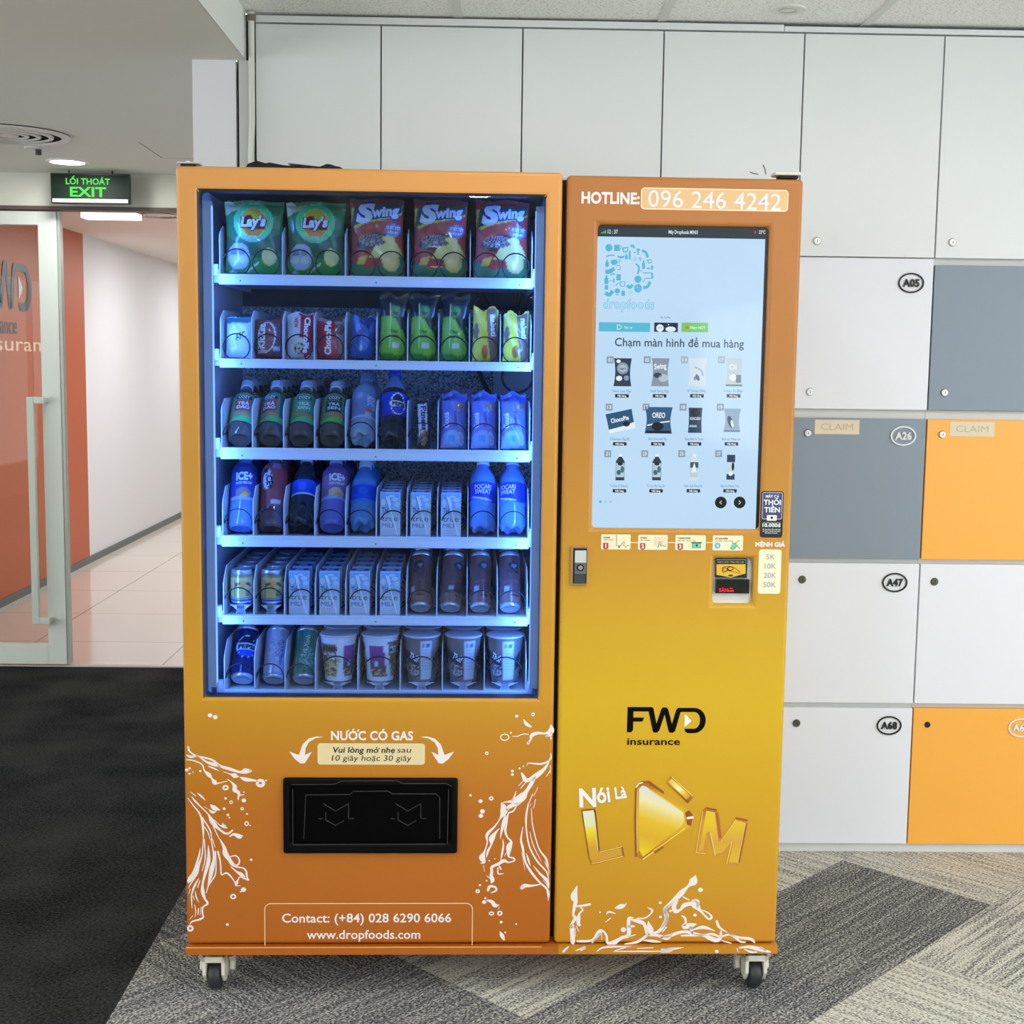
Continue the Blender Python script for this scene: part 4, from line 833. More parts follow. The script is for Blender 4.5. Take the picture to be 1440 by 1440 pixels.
        if (r, c) == (2, 3): pouch(x, z, 0.021, 0.059, S((192, 210, 222)), 0, 0, 0, 0.1); g.rect(x-0.0095, x+0.0095, z+0.012, z+0.029, S((36, 60, 92)), 4); g.rect(x-0.0095, x+0.0095, z-0.029, z-0.016, S((44, 66, 90)), 4); g.ell(x, z-0.015, 0.005, 0.005, PALE, 5); g.ell(x+0.005, z+0.002, 0.003, 0.01, NAVY, 4)
for u, m in ((844, TEAL), (851.5, S((168, 198, 220))), (858.5, S((168, 198, 220)))): a = Fs(u, 705.5); g.ell(a[0], a[1], 0.0032, 0.0032, m, 2)
for u, sg in ((1013.5, -1), (1040, 1)):
    a = Fs(u, 706.5); g.ell(a[0], a[1], 0.0138, 0.0138, S((18, 16, 16)), 2, 32); g.line([(a[0]-0.002*sg, a[1]+0.004), (a[0]+0.0025*sg, a[1]), (a[0]-0.002*sg, a[1]-0.004)], 0.0016, PALE, 3)
g.build('touch_screen', DR)
# hotline
g = G(); g.text('HOTLINE:', *F(817.5, 285.3), 0.0235, PRW, 'L', 0.04, F(899.5, 285)[0]-F(817.5, 285)[0]); g.build('hotline_lettering', DR)
g = G(); a = quadf((901.5, 263.5), (1108, 298)); g.rect(*a, mat((226, 186, 132), 0.5), 1, 0.009); g.frame(*a, 0.0026, mat((250, 224, 188), 0.5), 2, 0.009)
g.text('096 246 4242', *F(911, 290.6), 0.0365, mat((236, 226, 226), 0.5), 'L', 0.004, F(1098, 290)[0]-F(911, 290)[0], layer=3, rot=-0.012); g.build('phone_number_plate', DR)
# step cards
CRD = mat((238, 228, 192), 0.5); RED = mat((186, 62, 62), 0.5); INK = mat((44, 40, 34), 0.6); AQ = mat((98, 204, 170), 0.5); LB = mat((78, 178, 206), 0.5)
us = [(845.5, 886.5), (897.5, 938.5), (950, 992), (1002.5, 1044.5)]
txt = [('CHẠM', 'màn hình'), ('CHỌN', 'sản phẩm'), ('THANH TOÁN', 'tiền mặt, momo, zalo'), ('LẤY SẢN PHẨM', 'tại ngăn nhận hàng')]
for i, (u0_, u1_) in enumerate(us):
    vt = 751.3+i*0.5; a = quadf((u0_, vt), (u1_, vt+21.5)); g = G(); g.rect(*a, CRD, 1, 0.003); w, h = a[1]-a[0], a[3]-a[2]
    P = lambda x, z: (a[0]+w*x, a[2]+h*z)
    g.text(txt[i][0], *P(0.07, 0.74), 0.0036, INK, 'L', 0.03, w*(0.22 if i < 2 else 0.42)); g.text(txt[i][1], *P(0.07, 0.6), 0.003, INK, 'L', 0.0, w*(0.34 if i < 2 else 0.6))
    if i < 3: g.poly([P(*q) for q in [(0.07, 0.44), (0.25, 0.44), (0.25, 0.08), (0.16, -0.02), (0.07, 0.08)]], RED, 2); g.text('123'[i], *P(0.16, 0.12), 0.0085, WHT, 'C', 0.03, layer=3)
    else: b = P(0.16, 0.32); g.ell(b[0], b[1], 0.0068, 0.0068, LB, 2); g.text('4', b[0], b[1]-0.0035, 0.007, WHT, 'C', 0.03, layer=3)
    if i == 0: g.line([P(*q) for q in [(0.52, 0.98), (0.52, 0.24), (0.58, 0.24)]], 0.0011, INK, 2); g.line([P(*q) for q in [(0.6, 0.14), (0.65, 0.22), (0.75, 0.52), (0.8, 0.5), (0.76, 0.3), (0.85, 0.14), (0.88, 0.26), (0.97, 0.24)]], 0.0011, INK, 2); b = P(0.61, 0.2); g.ring(b[0], b[1], 0.0025, 0.0028, 0.001, INK, 2)
    if i == 1:
        for q in range(4): b = P(0.58+0.11*q, 0.62); g.frame(b[0]-0.0022, b[0]+0.0022, b[1]-0.012, b[1]+0.008, 0.0006, mat((170, 164, 144), 0.5), 2, 0.001)
        g.line([P(*q) for q in [(0.66, 0.12), (0.7, 0.3), (0.72, 0.55), (0.78, 0.5), (0.76, 0.25)]], 0.0014, INK, 2); g.line([P(*q) for q in [(0.76, 0.32), (0.95, 0.22)]], 0.0011, INK, 2)
    if i == 2: b = P(0.7, 0.34); g.line([(b[0]-0.013, b[1]+0.006), (b[0]+0.013, b[1]+0.006)], 0.002, INK, 2); g.rect(b[0]-0.010, b[0]+0.010, b[1]-0.0065, b[1]+0.005, AQ, 3); g.frame(b[0]-0.010, b[0]+0.010, b[1]-0.0065, b[1]+0.005, 0.0007, INK, 4); g.ell(b[0], b[1]-0.0005, 0.0025, 0.0028, INK, 4)
    if i == 3: b = P(0.74, 0.36); g.ell(b[0]-0.003, b[1]-0.002, 0.009, 0.0055, AQ, 2, 14, 0.7); g.line([(b[0]-0.008, b[1]+0.005), (b[0], b[1]+0.004), (b[0]+0.008, b[1]+0.011), (b[0]+0.011, b[1]+0.01)], 0.001, INK, 3, 3); g.line([(b[0]+0.004, b[1]), (b[0]+0.012, b[1]-0.009)], 0.001, INK, 3); g.line([(b[0]-0.012, b[1]-0.006), (b[0]-0.004, b[1]-0.01), (b[0]+0.004, b[1]-0.002)], 0.001, INK, 3, 3)
    g.build('instruction_card', DR)
for (a0, a1) in ((887, 897), (939.5, 949.5), (993, 1002)): p = F(a0, 762.6); q = F(a1, 763); g = G(); g.rect(p[0], q[0], q[1]-0.001, q[1]+0.001, CRD, 1); g.build('connecting_line', DR)
# change notice and banknote values
g = G(); a = quadf((1070.5, 690.5), (1100, 756)); BK = mat((22, 20, 26), 0.4); g.rect(*a, BK, 1, 0.006); w, h = a[1]-a[0], a[3]-a[2]; P = lambda x, z: (a[0]+w*x, a[2]+h*z)
p, q = P(0.06, 0.395), P(0.95, 0.975); g.rect(p[0], q[0], p[1], q[1], mat((66, 62, 110), 0.5), 2, 0.004); g.frame(p[0], q[0], p[1], q[1], 0.0012, mat((206, 204, 220), 0.5), 3, 0.004)
LW2 = mat((216, 226, 226), 0.5)
g.text('MÁY CÓ', *P(0.5, 0.86), 0.0062, LW2, 'C', 0.035, w*0.6, layer=4); g.text('THỐI', *P(0.5, 0.71), 0.011, LW2, 'C', 0.04, w*0.76, layer=4); g.text('TIỀN', *P(0.5, 0.55), 0.011, LW2, 'C', 0.04, w*0.7, layer=4)
p, q = P(0.28, 0.365), P(0.72, 0.485); g.rect(p[0], q[0], p[1], q[1], mat((232, 232, 222), 0.5), 4, 0.002); b = P(0.5, 0.43); g.ell(b[0], b[1], 0.003, 0.003, BK, 5)
g.line([P(0.12, 0.32), P(0.88, 0.32)], 0.0007, LW2, 2); g.text('10.000đ', *P(0.5, 0.23), 0.0078, LW2, 'C', 0.04, w*0.8, layer=2)
for z, t in ((0.165, 'nếu mua hàng bằng tiền mặt'), (0.125, 'vui lòng giữ lại hoá đơn'), (0.085, 'để được hỗ trợ')): g.text(t, *P(0.5, z), 0.0028, LW2, 'C', 0.02, w*(0.8 if z > 0.09 else 0.56), layer=2)
g.build('change_notice', DR)
g = G(); g.text('MỆNH GIÁ', *F(1062, 768.3), 0.0098, PRW, 'L', 0.045, F(1104, 768)[0]-F(1062, 768)[0]); g.build('denomination_heading', DR)
g = G(); a = quadf((1067.5, 772.5), (1097, 835)); g.rect(*a, mat((240, 230, 196), 0.5), 1, 0.006); w, h = a[1]-a[0], a[3]-a[2]; P = lambda x, z: (a[0]+w*x, a[2]+h*z); GT = mat((158, 168, 166), 0.5)
for z, t, ww in ((0.78, '5K', 0.38), (0.57, '10K', 0.52), (0.36, '20K', 0.56), (0.15, '50K', 0.58)): g.text(t, *P(0.52, z), 0.0118, GT, 'C', 0.012, w*ww)
g.build('denomination_card', DR)
# banknote reader
g = G(); wm = mat((226, 228, 226), 0.45)
g.box(rx0-0.002, rx1+0.002, 0.02, 0.045, rz0-0.002, rz1+0.002, wm); RD = g.build('banknote_reader', DR)
T3 = lambda u, v: F(940+u/8.47, 740+v/8.47, 0.008)
g = G(); p, q = T3(570, 388), T3(935, 615); g.box(p[0], q[0], 0.008, 0.02, q[1], p[1], mat((18, 18, 18), 0.4)); p, q = T3(566, 632), T3(958, 800); g.box(p[0], q[0], 0.006, 0.02, q[1], p[1], mat((12, 12, 13), 0.15)); g.build('reader_body', DR)
g = G(0.0078); YW = mat((222, 176, 40), 0.5)
g.poly([T3(*q) for q in [(572, 452), (915, 452), (915, 562), (740, 612), (572, 575)]], YW, 1); g.line([T3(*q) for q in [(572, 575), (740, 606), (918, 560), (922, 398), (572, 398)]], 0.0008, mat((210, 200, 150), 0.5), 2); g.text('Insert cash / Nạp tiền mặt', *T3(585, 432), 0.0036, mat((190, 190, 180), 0.5), 'L', 0.0, 0.062, layer=2)
g.line([T3(*q) for q in [(640, 490), (700, 475), (760, 485), (800, 505), (850, 545), (830, 555), (760, 540), (700, 530), (650, 552), (640, 490)]], 0.0012, INK, 2, 3); g.ell(*T3(672, 515), 0.006, 0.005, INK, 2); g.ell(*T3(672, 515), 0.0045, 0.0035, YW, 3); g.ell(*T3(735, 505), 0.008, 0.005, INK, 2); g.ell(*T3(738, 503), 0.0055, 0.003, YW, 3); g.ell(*T3(740, 585), 0.006, 0.002, INK, 3); g.build('reader_sticker', DR)
g = G(0.0058); rd = emit((255, 40, 40), 1.6)
g.text('SẴN', *T3(600, 778), 0.008, rd, 'L', 0.02, 0.021, layer=1); g.line([T3(700, 768), T3(775, 768)], 0.0035, rd, 1); g.line([T3(730, 738), T3(760, 738)], 0.002, rd, 1); g.build('reader_display', DR)
# lock handle
a = quadf((803, 767.5), (825, 822)); g = plate(a[0], a[1], a[2], a[3], -0.007, 0.002, [(a[0]+0.004, a[1]-0.0012, a[2]+0.003, a[3]-0.004)], mat((176, 140, 104), 0.35, 0.4)); LK = g.build('lock_handle', DR, 0.0015)
g = G(); w, h = a[1]-a[0], a[3]-a[2]; P = lambda x, z: (a[0]+w*x, a[2]+h*z)
g.box(P(0.16, 0)[0], P(0.95, 0)[0], -0.003, 0.001, P(0, 0.05)[1], P(0, 0.93)[1], mat((16, 16, 18), 0.4)); g.box(P(0.24, 0)[0], P(0.93, 0)[0], -0.006, -0.002, P(0, 0.575)[1], P(0, 0.89)[1], mat((206, 212, 212), 0.35, 0.3)); g.box(P(0.24, 0)[0], P(0.93, 0)[0], -0.006, -0.002, P(0, 0.28)[1], P(0, 0.57)[1], mat((120, 130, 134), 0.3, 0.7)); g.box(P(0.2, 0)[0], P(0.9, 0)[0], -0.008, -0.002, P(0, 0.04)[1], P(0, 0.27)[1], mat((54, 60, 64), 0.35))
b = P(0.58, 0.45); g.cyl((b[0], -0.0085, b[1]), 'y', 0.0085, 0.004, mat((40, 42, 44), 0.3, 0.6), 20); g.cyl((b[0], -0.0095, b[1]), 'y', 0.0055, 0.004, CHR, 20); g.build('lock_cylinder', DR)
# company logo
g = G(); T = lambda u, v: F(870+u/10.286, 980+v/10.286); p = T(130, 145); q = T(1255, 520); BKI = mat((8, 6, 5), 0.6, spec=0.08); fwd_logo(g, p[0], p[1], q[0]-p[0], p[1]-q[1], BKI, mat((240, 240, 244), 0.5), 1)
a = T(122, 690); g.text('insurance', a[0], a[1], 0.0162, BKI, 'L', 0.018, T(885, 690)[0]-a[0]); g.build('company_logo', DR)
# slogan with glassy golden letters (printed)
g = G(); T = lambda u, v: F(800+u/5.538, 1080+v/5.538)
def gp(pts, stops, layer, ang=0.0, n=30):
    P = [T(*q) for q in pts]; nx, nz = math.sin(ang), math.cos(ang); pr = [-(x*nx+z*nz) for x, z in P]; lo, hi = min(pr), max(pr)
    for i in range(n):
        d0, d1 = lo+(hi-lo)*i/n, lo+(hi-lo)*(i+1)/n; c = clip(clip(P, nx, nz, -d0), -nx, -nz, d1)
        if len(c) > 2: g.poly(c, mat(mixc(stops, (i+0.5)/n), 0.4), layer)
def gl(pts, w, c, layer=4, sm=0): g.line([T(*q) for q in pts], w/5.538/600, mat(c, 0.4), layer, sm)
BR, GD, YL_, CRM = (148, 78, 22), (198, 138, 34), (232, 206, 24), (238, 232, 206)
gp([(95, 325), (130, 318), (205, 315), (243, 650), (415, 603), (432, 690), (172, 757), (148, 690)], [(0, BR), (0.3, GD), (1, (176, 118, 34))], 1)
gp([(106, 336), (192, 328), (232, 664), (408, 622), (414, 678), (182, 738), (160, 690)], [(0, (222, 222, 206)), (0.28, (226, 222, 170)), (0.42, YL_), (0.7, (206, 158, 40)), (1, (204, 150, 48))], 2)
gl([(205, 330), (236, 640)], 8, (120, 64, 20)); gl([(240, 655), (415, 610)], 5, (246, 214, 130)); gl([(178, 745), (425, 685)], 6, (240, 206, 120)); gl([(100, 335), (158, 700)], 4, (120, 60, 20)); gl([(415, 612), (428, 688)], 8, (150, 84, 30)); gl([(196, 345), (226, 640)], 4, (250, 236, 180))
tri = [(512, 200), (525, 145), (562, 104), (618, 98), (740, 190), (935, 330), (968, 372), (948, 448), (900, 490), (735, 610), (575, 714), (530, 690), (510, 600)]
gp(tri, [(0, (150, 82, 26)), (0.15, (206, 150, 30)), (0.55, (222, 180, 30)), (1, (176, 112, 28))], 1)
gp([(545, 160), (575, 135), (610, 150), (890, 345), (900, 400), (880, 450), (640, 640), (575, 690), (548, 640)], [(0, (212, 218, 222)), (0.2, (232, 222, 170)), (0.45, (224, 184, 40)), (0.7, (216, 168, 32)), (1, (232, 210, 16))], 2, 0.35)
gl([(522, 160), (517, 400), (522, 690)], 12, (150, 78, 24)); gl([(532, 170), (528, 400), (533, 660)], 4, (248, 224, 150), 5); gl([(545, 160), (543, 640)], 4, (240, 200, 60)); gl([(622, 160), (760, 250), (905, 345)], 9, (236, 196, 40)); gl([(620, 104), (738, 192)], 16, (150, 76, 26), 4); g.poly([T(*q) for q in [(905, 345), (935, 328), (968, 370), (950, 448), (920, 440), (915, 388)]], mat((146, 76, 30), 0.4), 4); g.poly([T(*q) for q in [(917, 380), (968, 371), (972, 392), (918, 398)]], mat((240, 226, 210), 0.4), 5); gl([(900, 470), (740, 590), (660, 640)], 8, (240, 206, 80)); gl([(735, 612), (665, 662)], 12, (150, 90, 30)); gl([(660, 650), (575, 710)], 10, (246, 214, 120))
gl([(520, 150), (545, 118), (575, 112)], 10, (236, 232, 226), 5)
gp([(755, 105), (792, 62), (972, 225), (925, 277)], [(0, (176, 110, 34)), (0.4, (216, 164, 40)), (1, (140, 74, 22))], 1); gp([(775, 105), (800, 82), (945, 215), (915, 245)], [(0, (226, 190, 60)), (0.5, (244, 234, 176)), (0.8, (224, 180, 40)), (1, (206, 150, 40))], 2, -0.7); gl([(765, 118), (925, 265)], 6, (150, 80, 30)); gl([(800, 68), (965, 218)], 4, (250, 226, 150))
em = [(1040, 325), (1070, 303), (1152, 322), (1178, 552), (1302, 383), (1400, 402), (1395, 440), (1332, 742), (1305, 764), (1222, 752), (1268, 575), (1190, 678), (1135, 688), (1092, 520), (1062, 668), (985, 660)]
gp(em, [(0, (170, 96, 36)), (0.25, (206, 146, 40)), (1, (196, 138, 44))], 1)
gp([(1070, 332), (1138, 345), (1165, 575), (1190, 570), (1300, 405), (1372, 425), (1310, 735), (1245, 735), (1282, 560), (1190, 660), (1140, 668), (1100, 495), (1075, 500), (1045, 640), (1010, 645)], [(0, (226, 196, 28)), (0.3, (222, 184, 34)), (0.6, (212, 160, 52)), (1, (216, 178, 30))], 2)
gl([(1152, 345), (1180, 545)], 20, (176, 96, 44)); gl([(1075, 310), (1150, 325)], 12, (150, 78, 34)); gl([(1298, 388), (1390, 408)], 16, (156, 84, 44)); gl([(1385, 430), (1325, 735)], 10, (160, 92, 40)); gl([(1372, 430), (1312, 740)], 4, (250, 224, 150), 5); gl([(1042, 330), (990, 655)], 6, (240, 196, 90)); gl([(1100, 500), (1138, 680)], 6, (240, 214, 150)); gl([(1270, 565), (1228, 745)], 6, (240, 210, 120)); gl([(990, 655), (1062, 665)], 5, (240, 208, 120)); gl([(1185, 570), (1300, 400)], 4, (246, 210, 120))
SLW = mat((236, 232, 232), 0.45)
a = T(82, 300); g.text('N', a[0], a[1], 0.0425, SLW, 'L', 0.035, (212-78)/5.538/600, rot=0.05, layer=3); a = T(222, 272); g.text('ói', a[0], a[1], 0.036, SLW, 'L', 0.03, (328-222)/5.538/600, rot=0.14, layer=3); a = T(363, 240); g.text('Là', a[0], a[1], 0.0275, SLW, 'L', 0.03, (455-363)/5.538/600, rot=0.14, layer=3); g.build('slogan_print', DR)
# splashes at the foot of the right door and on the skirt
Fs_ = [[(240,230,8),(200,360,76),(220,430,46),(205,500,36),(190,600,24),(215,640,36),(150,740,30)],[(175,740,66),(185,930,50),(190,960,44)],[(235,490,30),(320,480,24),(400,465,46)],[(290,510,30),(310,540,16),(270,580,20),(255,660,46),(260,725,30),(285,725,22)],[(230,740,10),(260,810,10)],[(215,770,10),(220,870,8)],
 [(245,930,36),(430,920,30),(520,820,56),(560,800,24),(610,860,24),(625,950,30),(700,950,56),(800,890,36),(890,850,46),(890,700,40),(900,640,36),(950,635,16)],[(550,840,10),(550,915,10)],[(530,830,26),(430,950,26)],[(900,745,50),(965,742,26)],[(930,660,30),(1020,680,46),(1090,720,36),(1120,840,46)],[(1140,680,10),(1160,780,76),(1200,830,36),(1290,790,36),(1370,650,46),(1350,530,34),(1440,460,40)],[(1000,640,16),(1090,640,16),(1160,595,14),(1190,540,20),(1130,505,10)],[(1120,860,36),(1000,940,30),(840,966,20)],[(900,870,24),(980,850,16)],[(1150,860,20),(1260,860,30),(1380,890,46),(1440,830,20)],[(1080,920,14),(1200,930,30),(1300,940,18)],
 [(610,590,10),(640,560,20),(720,580,18)],[(730,510,36),(800,490,56),(850,470,14),(860,440,8)],[(600,690,10),(660,640,22)]]
Fb = [(825,785,36),(1290,445,20),(1295,625,20),(530,565,12)]
Gs = [[(405,100,24),(380,165,86),(320,220,24),(250,290,56),(210,330,56),(100,430,30),(40,500,36),(70,580,36),(40,670,30),(0,710,20)],[(260,350,20),(330,385,18)],[(190,390,36),(150,460,46),(170,520,46),(230,500,24),(270,450,44),(350,430,46),(400,440,84),(470,520,24),(560,610,20),(600,590,20),(560,540,14),(470,500,10)],[(370,390,20),(430,400,36),(430,470,36)],[(240,570,14),(280,600,24),(290,660,24),(270,700,56),(350,690,56),(420,670,8)],[(350,720,50),(370,770,56)],[(380,740,16),(500,710,36),(640,755,8)],[(0,830,30),(100,810,36),(250,765,30),(370,780,30),(500,810,24),(560,830,46),(650,865,46),(700,840,36),(710,760,36)],[(240,810,24),(400,805,24),(520,800,16),(600,790,24),(700,820,20),(820,800,20),(940,880,20),(1000,888,24)],[(660,640,36),(690,710,24),(780,770,10)],[(800,790,16),(920,830,24),(1060,850,30),(1110,890,30)],[(720,870,16),(830,900,20)],[(60,710,20),(10,770,16)]]
Gb = [(465,265,30),(400,565,22),(110,515,18)]
g = G(); splash(g, Fs_, Fb, 785, 1220, 9.0); splash(g, Gs, Gb, 930, 1220, 8.47); g.build('splash_print', DR)
Sk1 = [[(65,1062,36),(130,1000,26)],[(220,1050,10),(340,1012,30),(285,1050,18)],[(490,1060,12),(560,1015,20),(700,1002,20),(920,1002,14)],[(720,1050,14),(850,1012,22)],[(1000,1022,12),(1200,1014,18)],[(700,1062,10),(1000,1060,14),(1440,1058,16)],[(1300,1030,14),(1440,1030,22)]]
Sk2 = [[(0,980,14),(120,970,28),(265,952,8)],[(0,1000,30),(100,1004,24)],[(900,965,14),(918,1008,12)],[(990,972,14),(1070,1005,22),(1140,1004,18)],[(930,955,20),(1030,945,30),(1130,962,44),(1240,992,30),(1300,1004,26)],[(1180,950,30),(1240,985,30)]]
g = G(-0.0125); F_old = F
F = lambda u, v, y=-0.0125: F_old(u, v, -0.0125)
splash(g, Sk1, [], 785, 1220, 9.0); splash(g, Sk2, [(660, 998, 24)], 930, 1220, 8.47); F = F_old
g.build('splash_print', skirt)
# hinge plates, loose wires and top details
g = G(); ivm = mat((214, 216, 200), 0.4); a = F(1090, 243); b = F(1127, 243); g.box(a[0], b[0], 0.0, 0.05, 1.943, 1.951, ivm); g.box(a[0]+0.012, b[0]-0.004, 0.005, 0.045, 1.936, 1.943, mat((16, 16, 14), 0.6)); g.build('hinge_plate', VM, 0.003)
g = G(); a = F(249, 229); b = F(280, 229); sm = mat((206, 208, 208), 0.3, 0.7); g.box(a[0], b[0], 0.0, 0.04, 1.9445, 1.948, sm); g.cyl((a[0]+0.02, 0.02, 1.948), 'z', 0.006, 0.004, sm, 12); g.box(a[0]+0.006, a[0]+0.036, 0.006, 0.034, 1.9395, 1.9445, mat((18, 18, 18), 0.6)); g.build('hinge_plate', VM)
wr = mat((70, 66, 62), 0.5)
g = G(); T = lambda u, v, y=0.04: (F(u, v, y)[0], y, F(u, v, y)[1]); g.tube([T(1077, 245), T(1075.5, 238), T(1073.2, 232)], 0.0012, wr, 5); g.build('loose_wire', VM)
g = G(); g.tube([T(1066, 245), T(1060, 244), T(1054.5, 242)], 0.0012, wr, 5); g.build('loose_wire', VM)
g = G(); g.tube([(0.10, 0.1, 0.1085), (0.104, 0.09, 0.095), (0.098, 0.085, 0.088)], 0.0014, mat((60, 150, 190), 0.5), 5); g.build('loose_wire', VM)

# ---- interior fittings
for s_, x in ((0, cx0+0.012), (1, cx1-0.014)):
    g = G(); g.box(x-0.010, x+0.010, 0.056, 0.075, 0.74, 1.87, mat((210, 216, 230), 0.4)); ls = g.build('light_strip', VM)
    g = G(); xi = x+(0.0102 if s_ == 0 else -0.0102); g.box(min(xi, xi+(0.001 if s_ == 0 else -0.001)), max(xi, xi+(0.001 if s_ == 0 else -0.001)), 0.058, 0.073, 0.75, 1.86, emit((150, 190, 255), 1.6)); g.build('diffuser', ls)
    l = bpy.data.lights.new('light_strip_lamp', 'AREA'); l.shape = 'RECTANGLE'; l.size = 0.014; l.size_y = 1.1; l.energy = LED_W*(0.8 if s_ == 0 else 1.15); l.color = (0.11, 0.31, 1.0)
    lo = bpy.data.objects.new('light_strip_lamp', l); COL.objects.link(lo); lo.parent = ls; lo.location = (xi+(0.003 if s_ == 0 else -0.003), 0.066, 1.305)
    dirv = Vector((1 if s_ == 0 else -1, 0.55, 0)).normalized(); lo.rotation_euler = dirv.to_track_quat('-Z', 'Y').to_euler()
RAILM = mat((226, 228, 236), 0.4); DIVM = mat((222, 224, 234), 0.45); COILM = mat((14, 14, 18), 0.35)
SHX0, SHX1, YS = -0.624, 0.104, 0.10
SHELF = [(1.709, 1.685), (1.514, 1.493), (1.306, 1.279), (1.097, 1.071), (0.905, 0.8835), (0.722, 0.70)]
PITCH10 = (SHX1-SHX0)/10
LANES = [[SHX0+(SHX1-SHX0)/5*i for i in range(6)]]+[[SHX0+PITCH10*i for i in range(11)] for _ in range(4)]+[[SHX0+PITCH10*i for i in range(4)]+[SHX0+PITCH10*3+0.1019*i for i in range(1, 6)]]
def coil(cx, cz, r, n, gap, kind):
    q = lambda a, y: (cx+r*math.sin(a), y, cz-r*math.cos(a))
    if kind == 'arc':              # front turn, then a run along the side of the lane
        return [q(a, 0.112) for a in [PI*(0.42+1.1*i/20) for i in range(21)]]+[(cx+dx_, y, cz) for dx_, y in ((-r-0.0016, 0.128), (-r-0.0022, 0.15), (-r-0.0022, 0.45))]
    pts = []; w = PI/12 if kind == 'floor' else PI/8; c0 = 0 if kind == 'floor' else PI/2; N = 26
    for k in range(n):             # each turn stands between two products and steps back at the floor or the side
        y = 0.112+gap*k; a0 = c0+w
        if kind == 'side':
            s0, s1 = (PI*1.42, c0+w) if k == 0 else (c0-w, c0-2*PI+w)
            pts += [q(s0+(s1-s0)*i/N, y) for i in range(N+1)]; continue
        pts += [q(a0+(2*PI+c0-w-a0)*i/N, y) for i in range(N+1)]
    return pts
shelves = []
for r, (zt_, zb_) in enumerate(SHELF):
    e = empty('shelf'); e.parent = VM; shelves.append(e)
    zf = zt_-0.006
    g = G(); g.box(SHX0, SHX1, YS, YS+0.46, zf-0.003, zf, RAILM); g.box(SHX0, SHX1, YS-0.004, YS, zb_, zt_-0.001, RAILM); g.box(SHX0, SHX1, YS-0.0065, YS, zb_+0.003, zb_+0.014, RAILM); g.box(SHX0, SHX1, YS-0.006, YS+0.012, zt_-0.0035, zt_, RAILM)
    for x in (SHX0+0.05, (SHX0+SHX1)/2, SHX1-0.03): g.cyl((x, YS-0.0072, zb_+0.009), 'y', 0.0018, 0.001, mat((90, 92, 100), 0.4), 8)
    g.build('tray', e)
    for s_, x in ((0, SHX0-0.012), (1, SHX1)): g = G(); g.box(x, x+0.012, YS, YS+0.46, zb_+0.004, zt_+0.012, mat((196, 202, 218), 0.4)); g.box(x-(0.004 if s_ == 0 else -0.002), x+(0.010 if s_ == 0 else 0.014), YS-0.006, YS+0.02, zt_-0.004, zt_+0.022, RAILM); g.build('side_rail', e)
    for x in LANES[r]:
        g = G(); t = 0.0009; xx = min(max(x, SHX0+t), SHX1-t); hf = 0.095 if r in (0, 1, 2) else 0.082
        g.prism_x([(YS+0.004, zf), (YS+0.44, zf), (YS+0.44, zf+0.12), (YS+0.05, zf+0.12), (YS+0.012, zf+hf+0.008), (YS+0.005, zf+hf)], xx-t, xx+t, DIVM); g.build('divider', e)
    for i in range(len(LANES[r])-1):
        a, b = LANES[r][i], LANES[r][i+1]; c = (a+b)/2; wd_ = b-a
        if r == 0:
            for q in (-1, 1):
                g = G(); g.tube(coil(c+q*0.034, zf+0.034, 0.031, 4, 0.1, 'floor'), 0.0017, COILM, 5); g.build('coil', e)
        elif r == 1:
            g = G(); g.tube(coil(c, zf+0.0335, 0.031, 4, 0.09, 'floor'), 0.0016, COILM, 5); g.build('coil', e)
        elif wd_ > 0.09:
            g = G(); g.tube(coil(c, zf+0.045, 0.0425, 4, 0.1, 'side'), 0.0017, COILM, 5); g.build('coil', e)
        elif (r == 3 and 5 <= i <= 7) or (r == 4 and i < 6):
            g = G(); g.tube(coil(c+(0.0 if r == 4 and i < 2 else 0.004), zf+0.037, 0.0305+(0.003 if r == 4 and i < 2 else 0), 5, 0.075 if r == 4 and i < 2 else 0.072, 'side'), 0.0016, COILM, 5); g.build('coil', e)
        else:
            g = G(); g.tube(coil(c, zf+0.036, 0.0325, 4, 0.088, 'arc'), 0.0014, COILM, 5); g.build('coil', e)
# cables and a white plate with a grey ring on the back wall
g = G(); kb = mat((20, 22, 30), 0.5); g.tube([T(675, 412, 0.55), T(695, 440, 0.56), T(688, 470, 0.565), T(672, 520, 0.56), T(690, 560, 0.56), T(700, 600, 0.57)], 0.0065, kb, 8); g.tube([T(745, 412, 0.5), T(735, 440, 0.5), T(728, 480, 0.52)], 0.006, kb, 8); g.tube([T(732, 410, 0.52), T(726, 440, 0.52), T(724, 480, 0.53)], 0.006, kb, 8); g.tube([T(662, 430, 0.57), T(680, 413, 0.57), T(688, 440, 0.57), T(690, 480, 0.57)], 0.003, mat((60, 60, 64), 0.5), 6); g.build('power_cable', VM)
g = G(); p = F(733, 530, 0.56); g.box(p[0]-0.075, min(p[0]+0.06, 0.128), 0.575, 0.597, p[1]-0.05, p[1]+0.05, mat((206, 210, 214), 0.5)); g.tube([(p[0]-0.01+0.042*math.cos(2*PI*i/28), 0.572, p[1]+0.042*math.sin(2*PI*i/28)) for i in range(28)], 0.003, mat((110, 114, 120), 0.5), 6, True); g.build('fan_cover', VM)
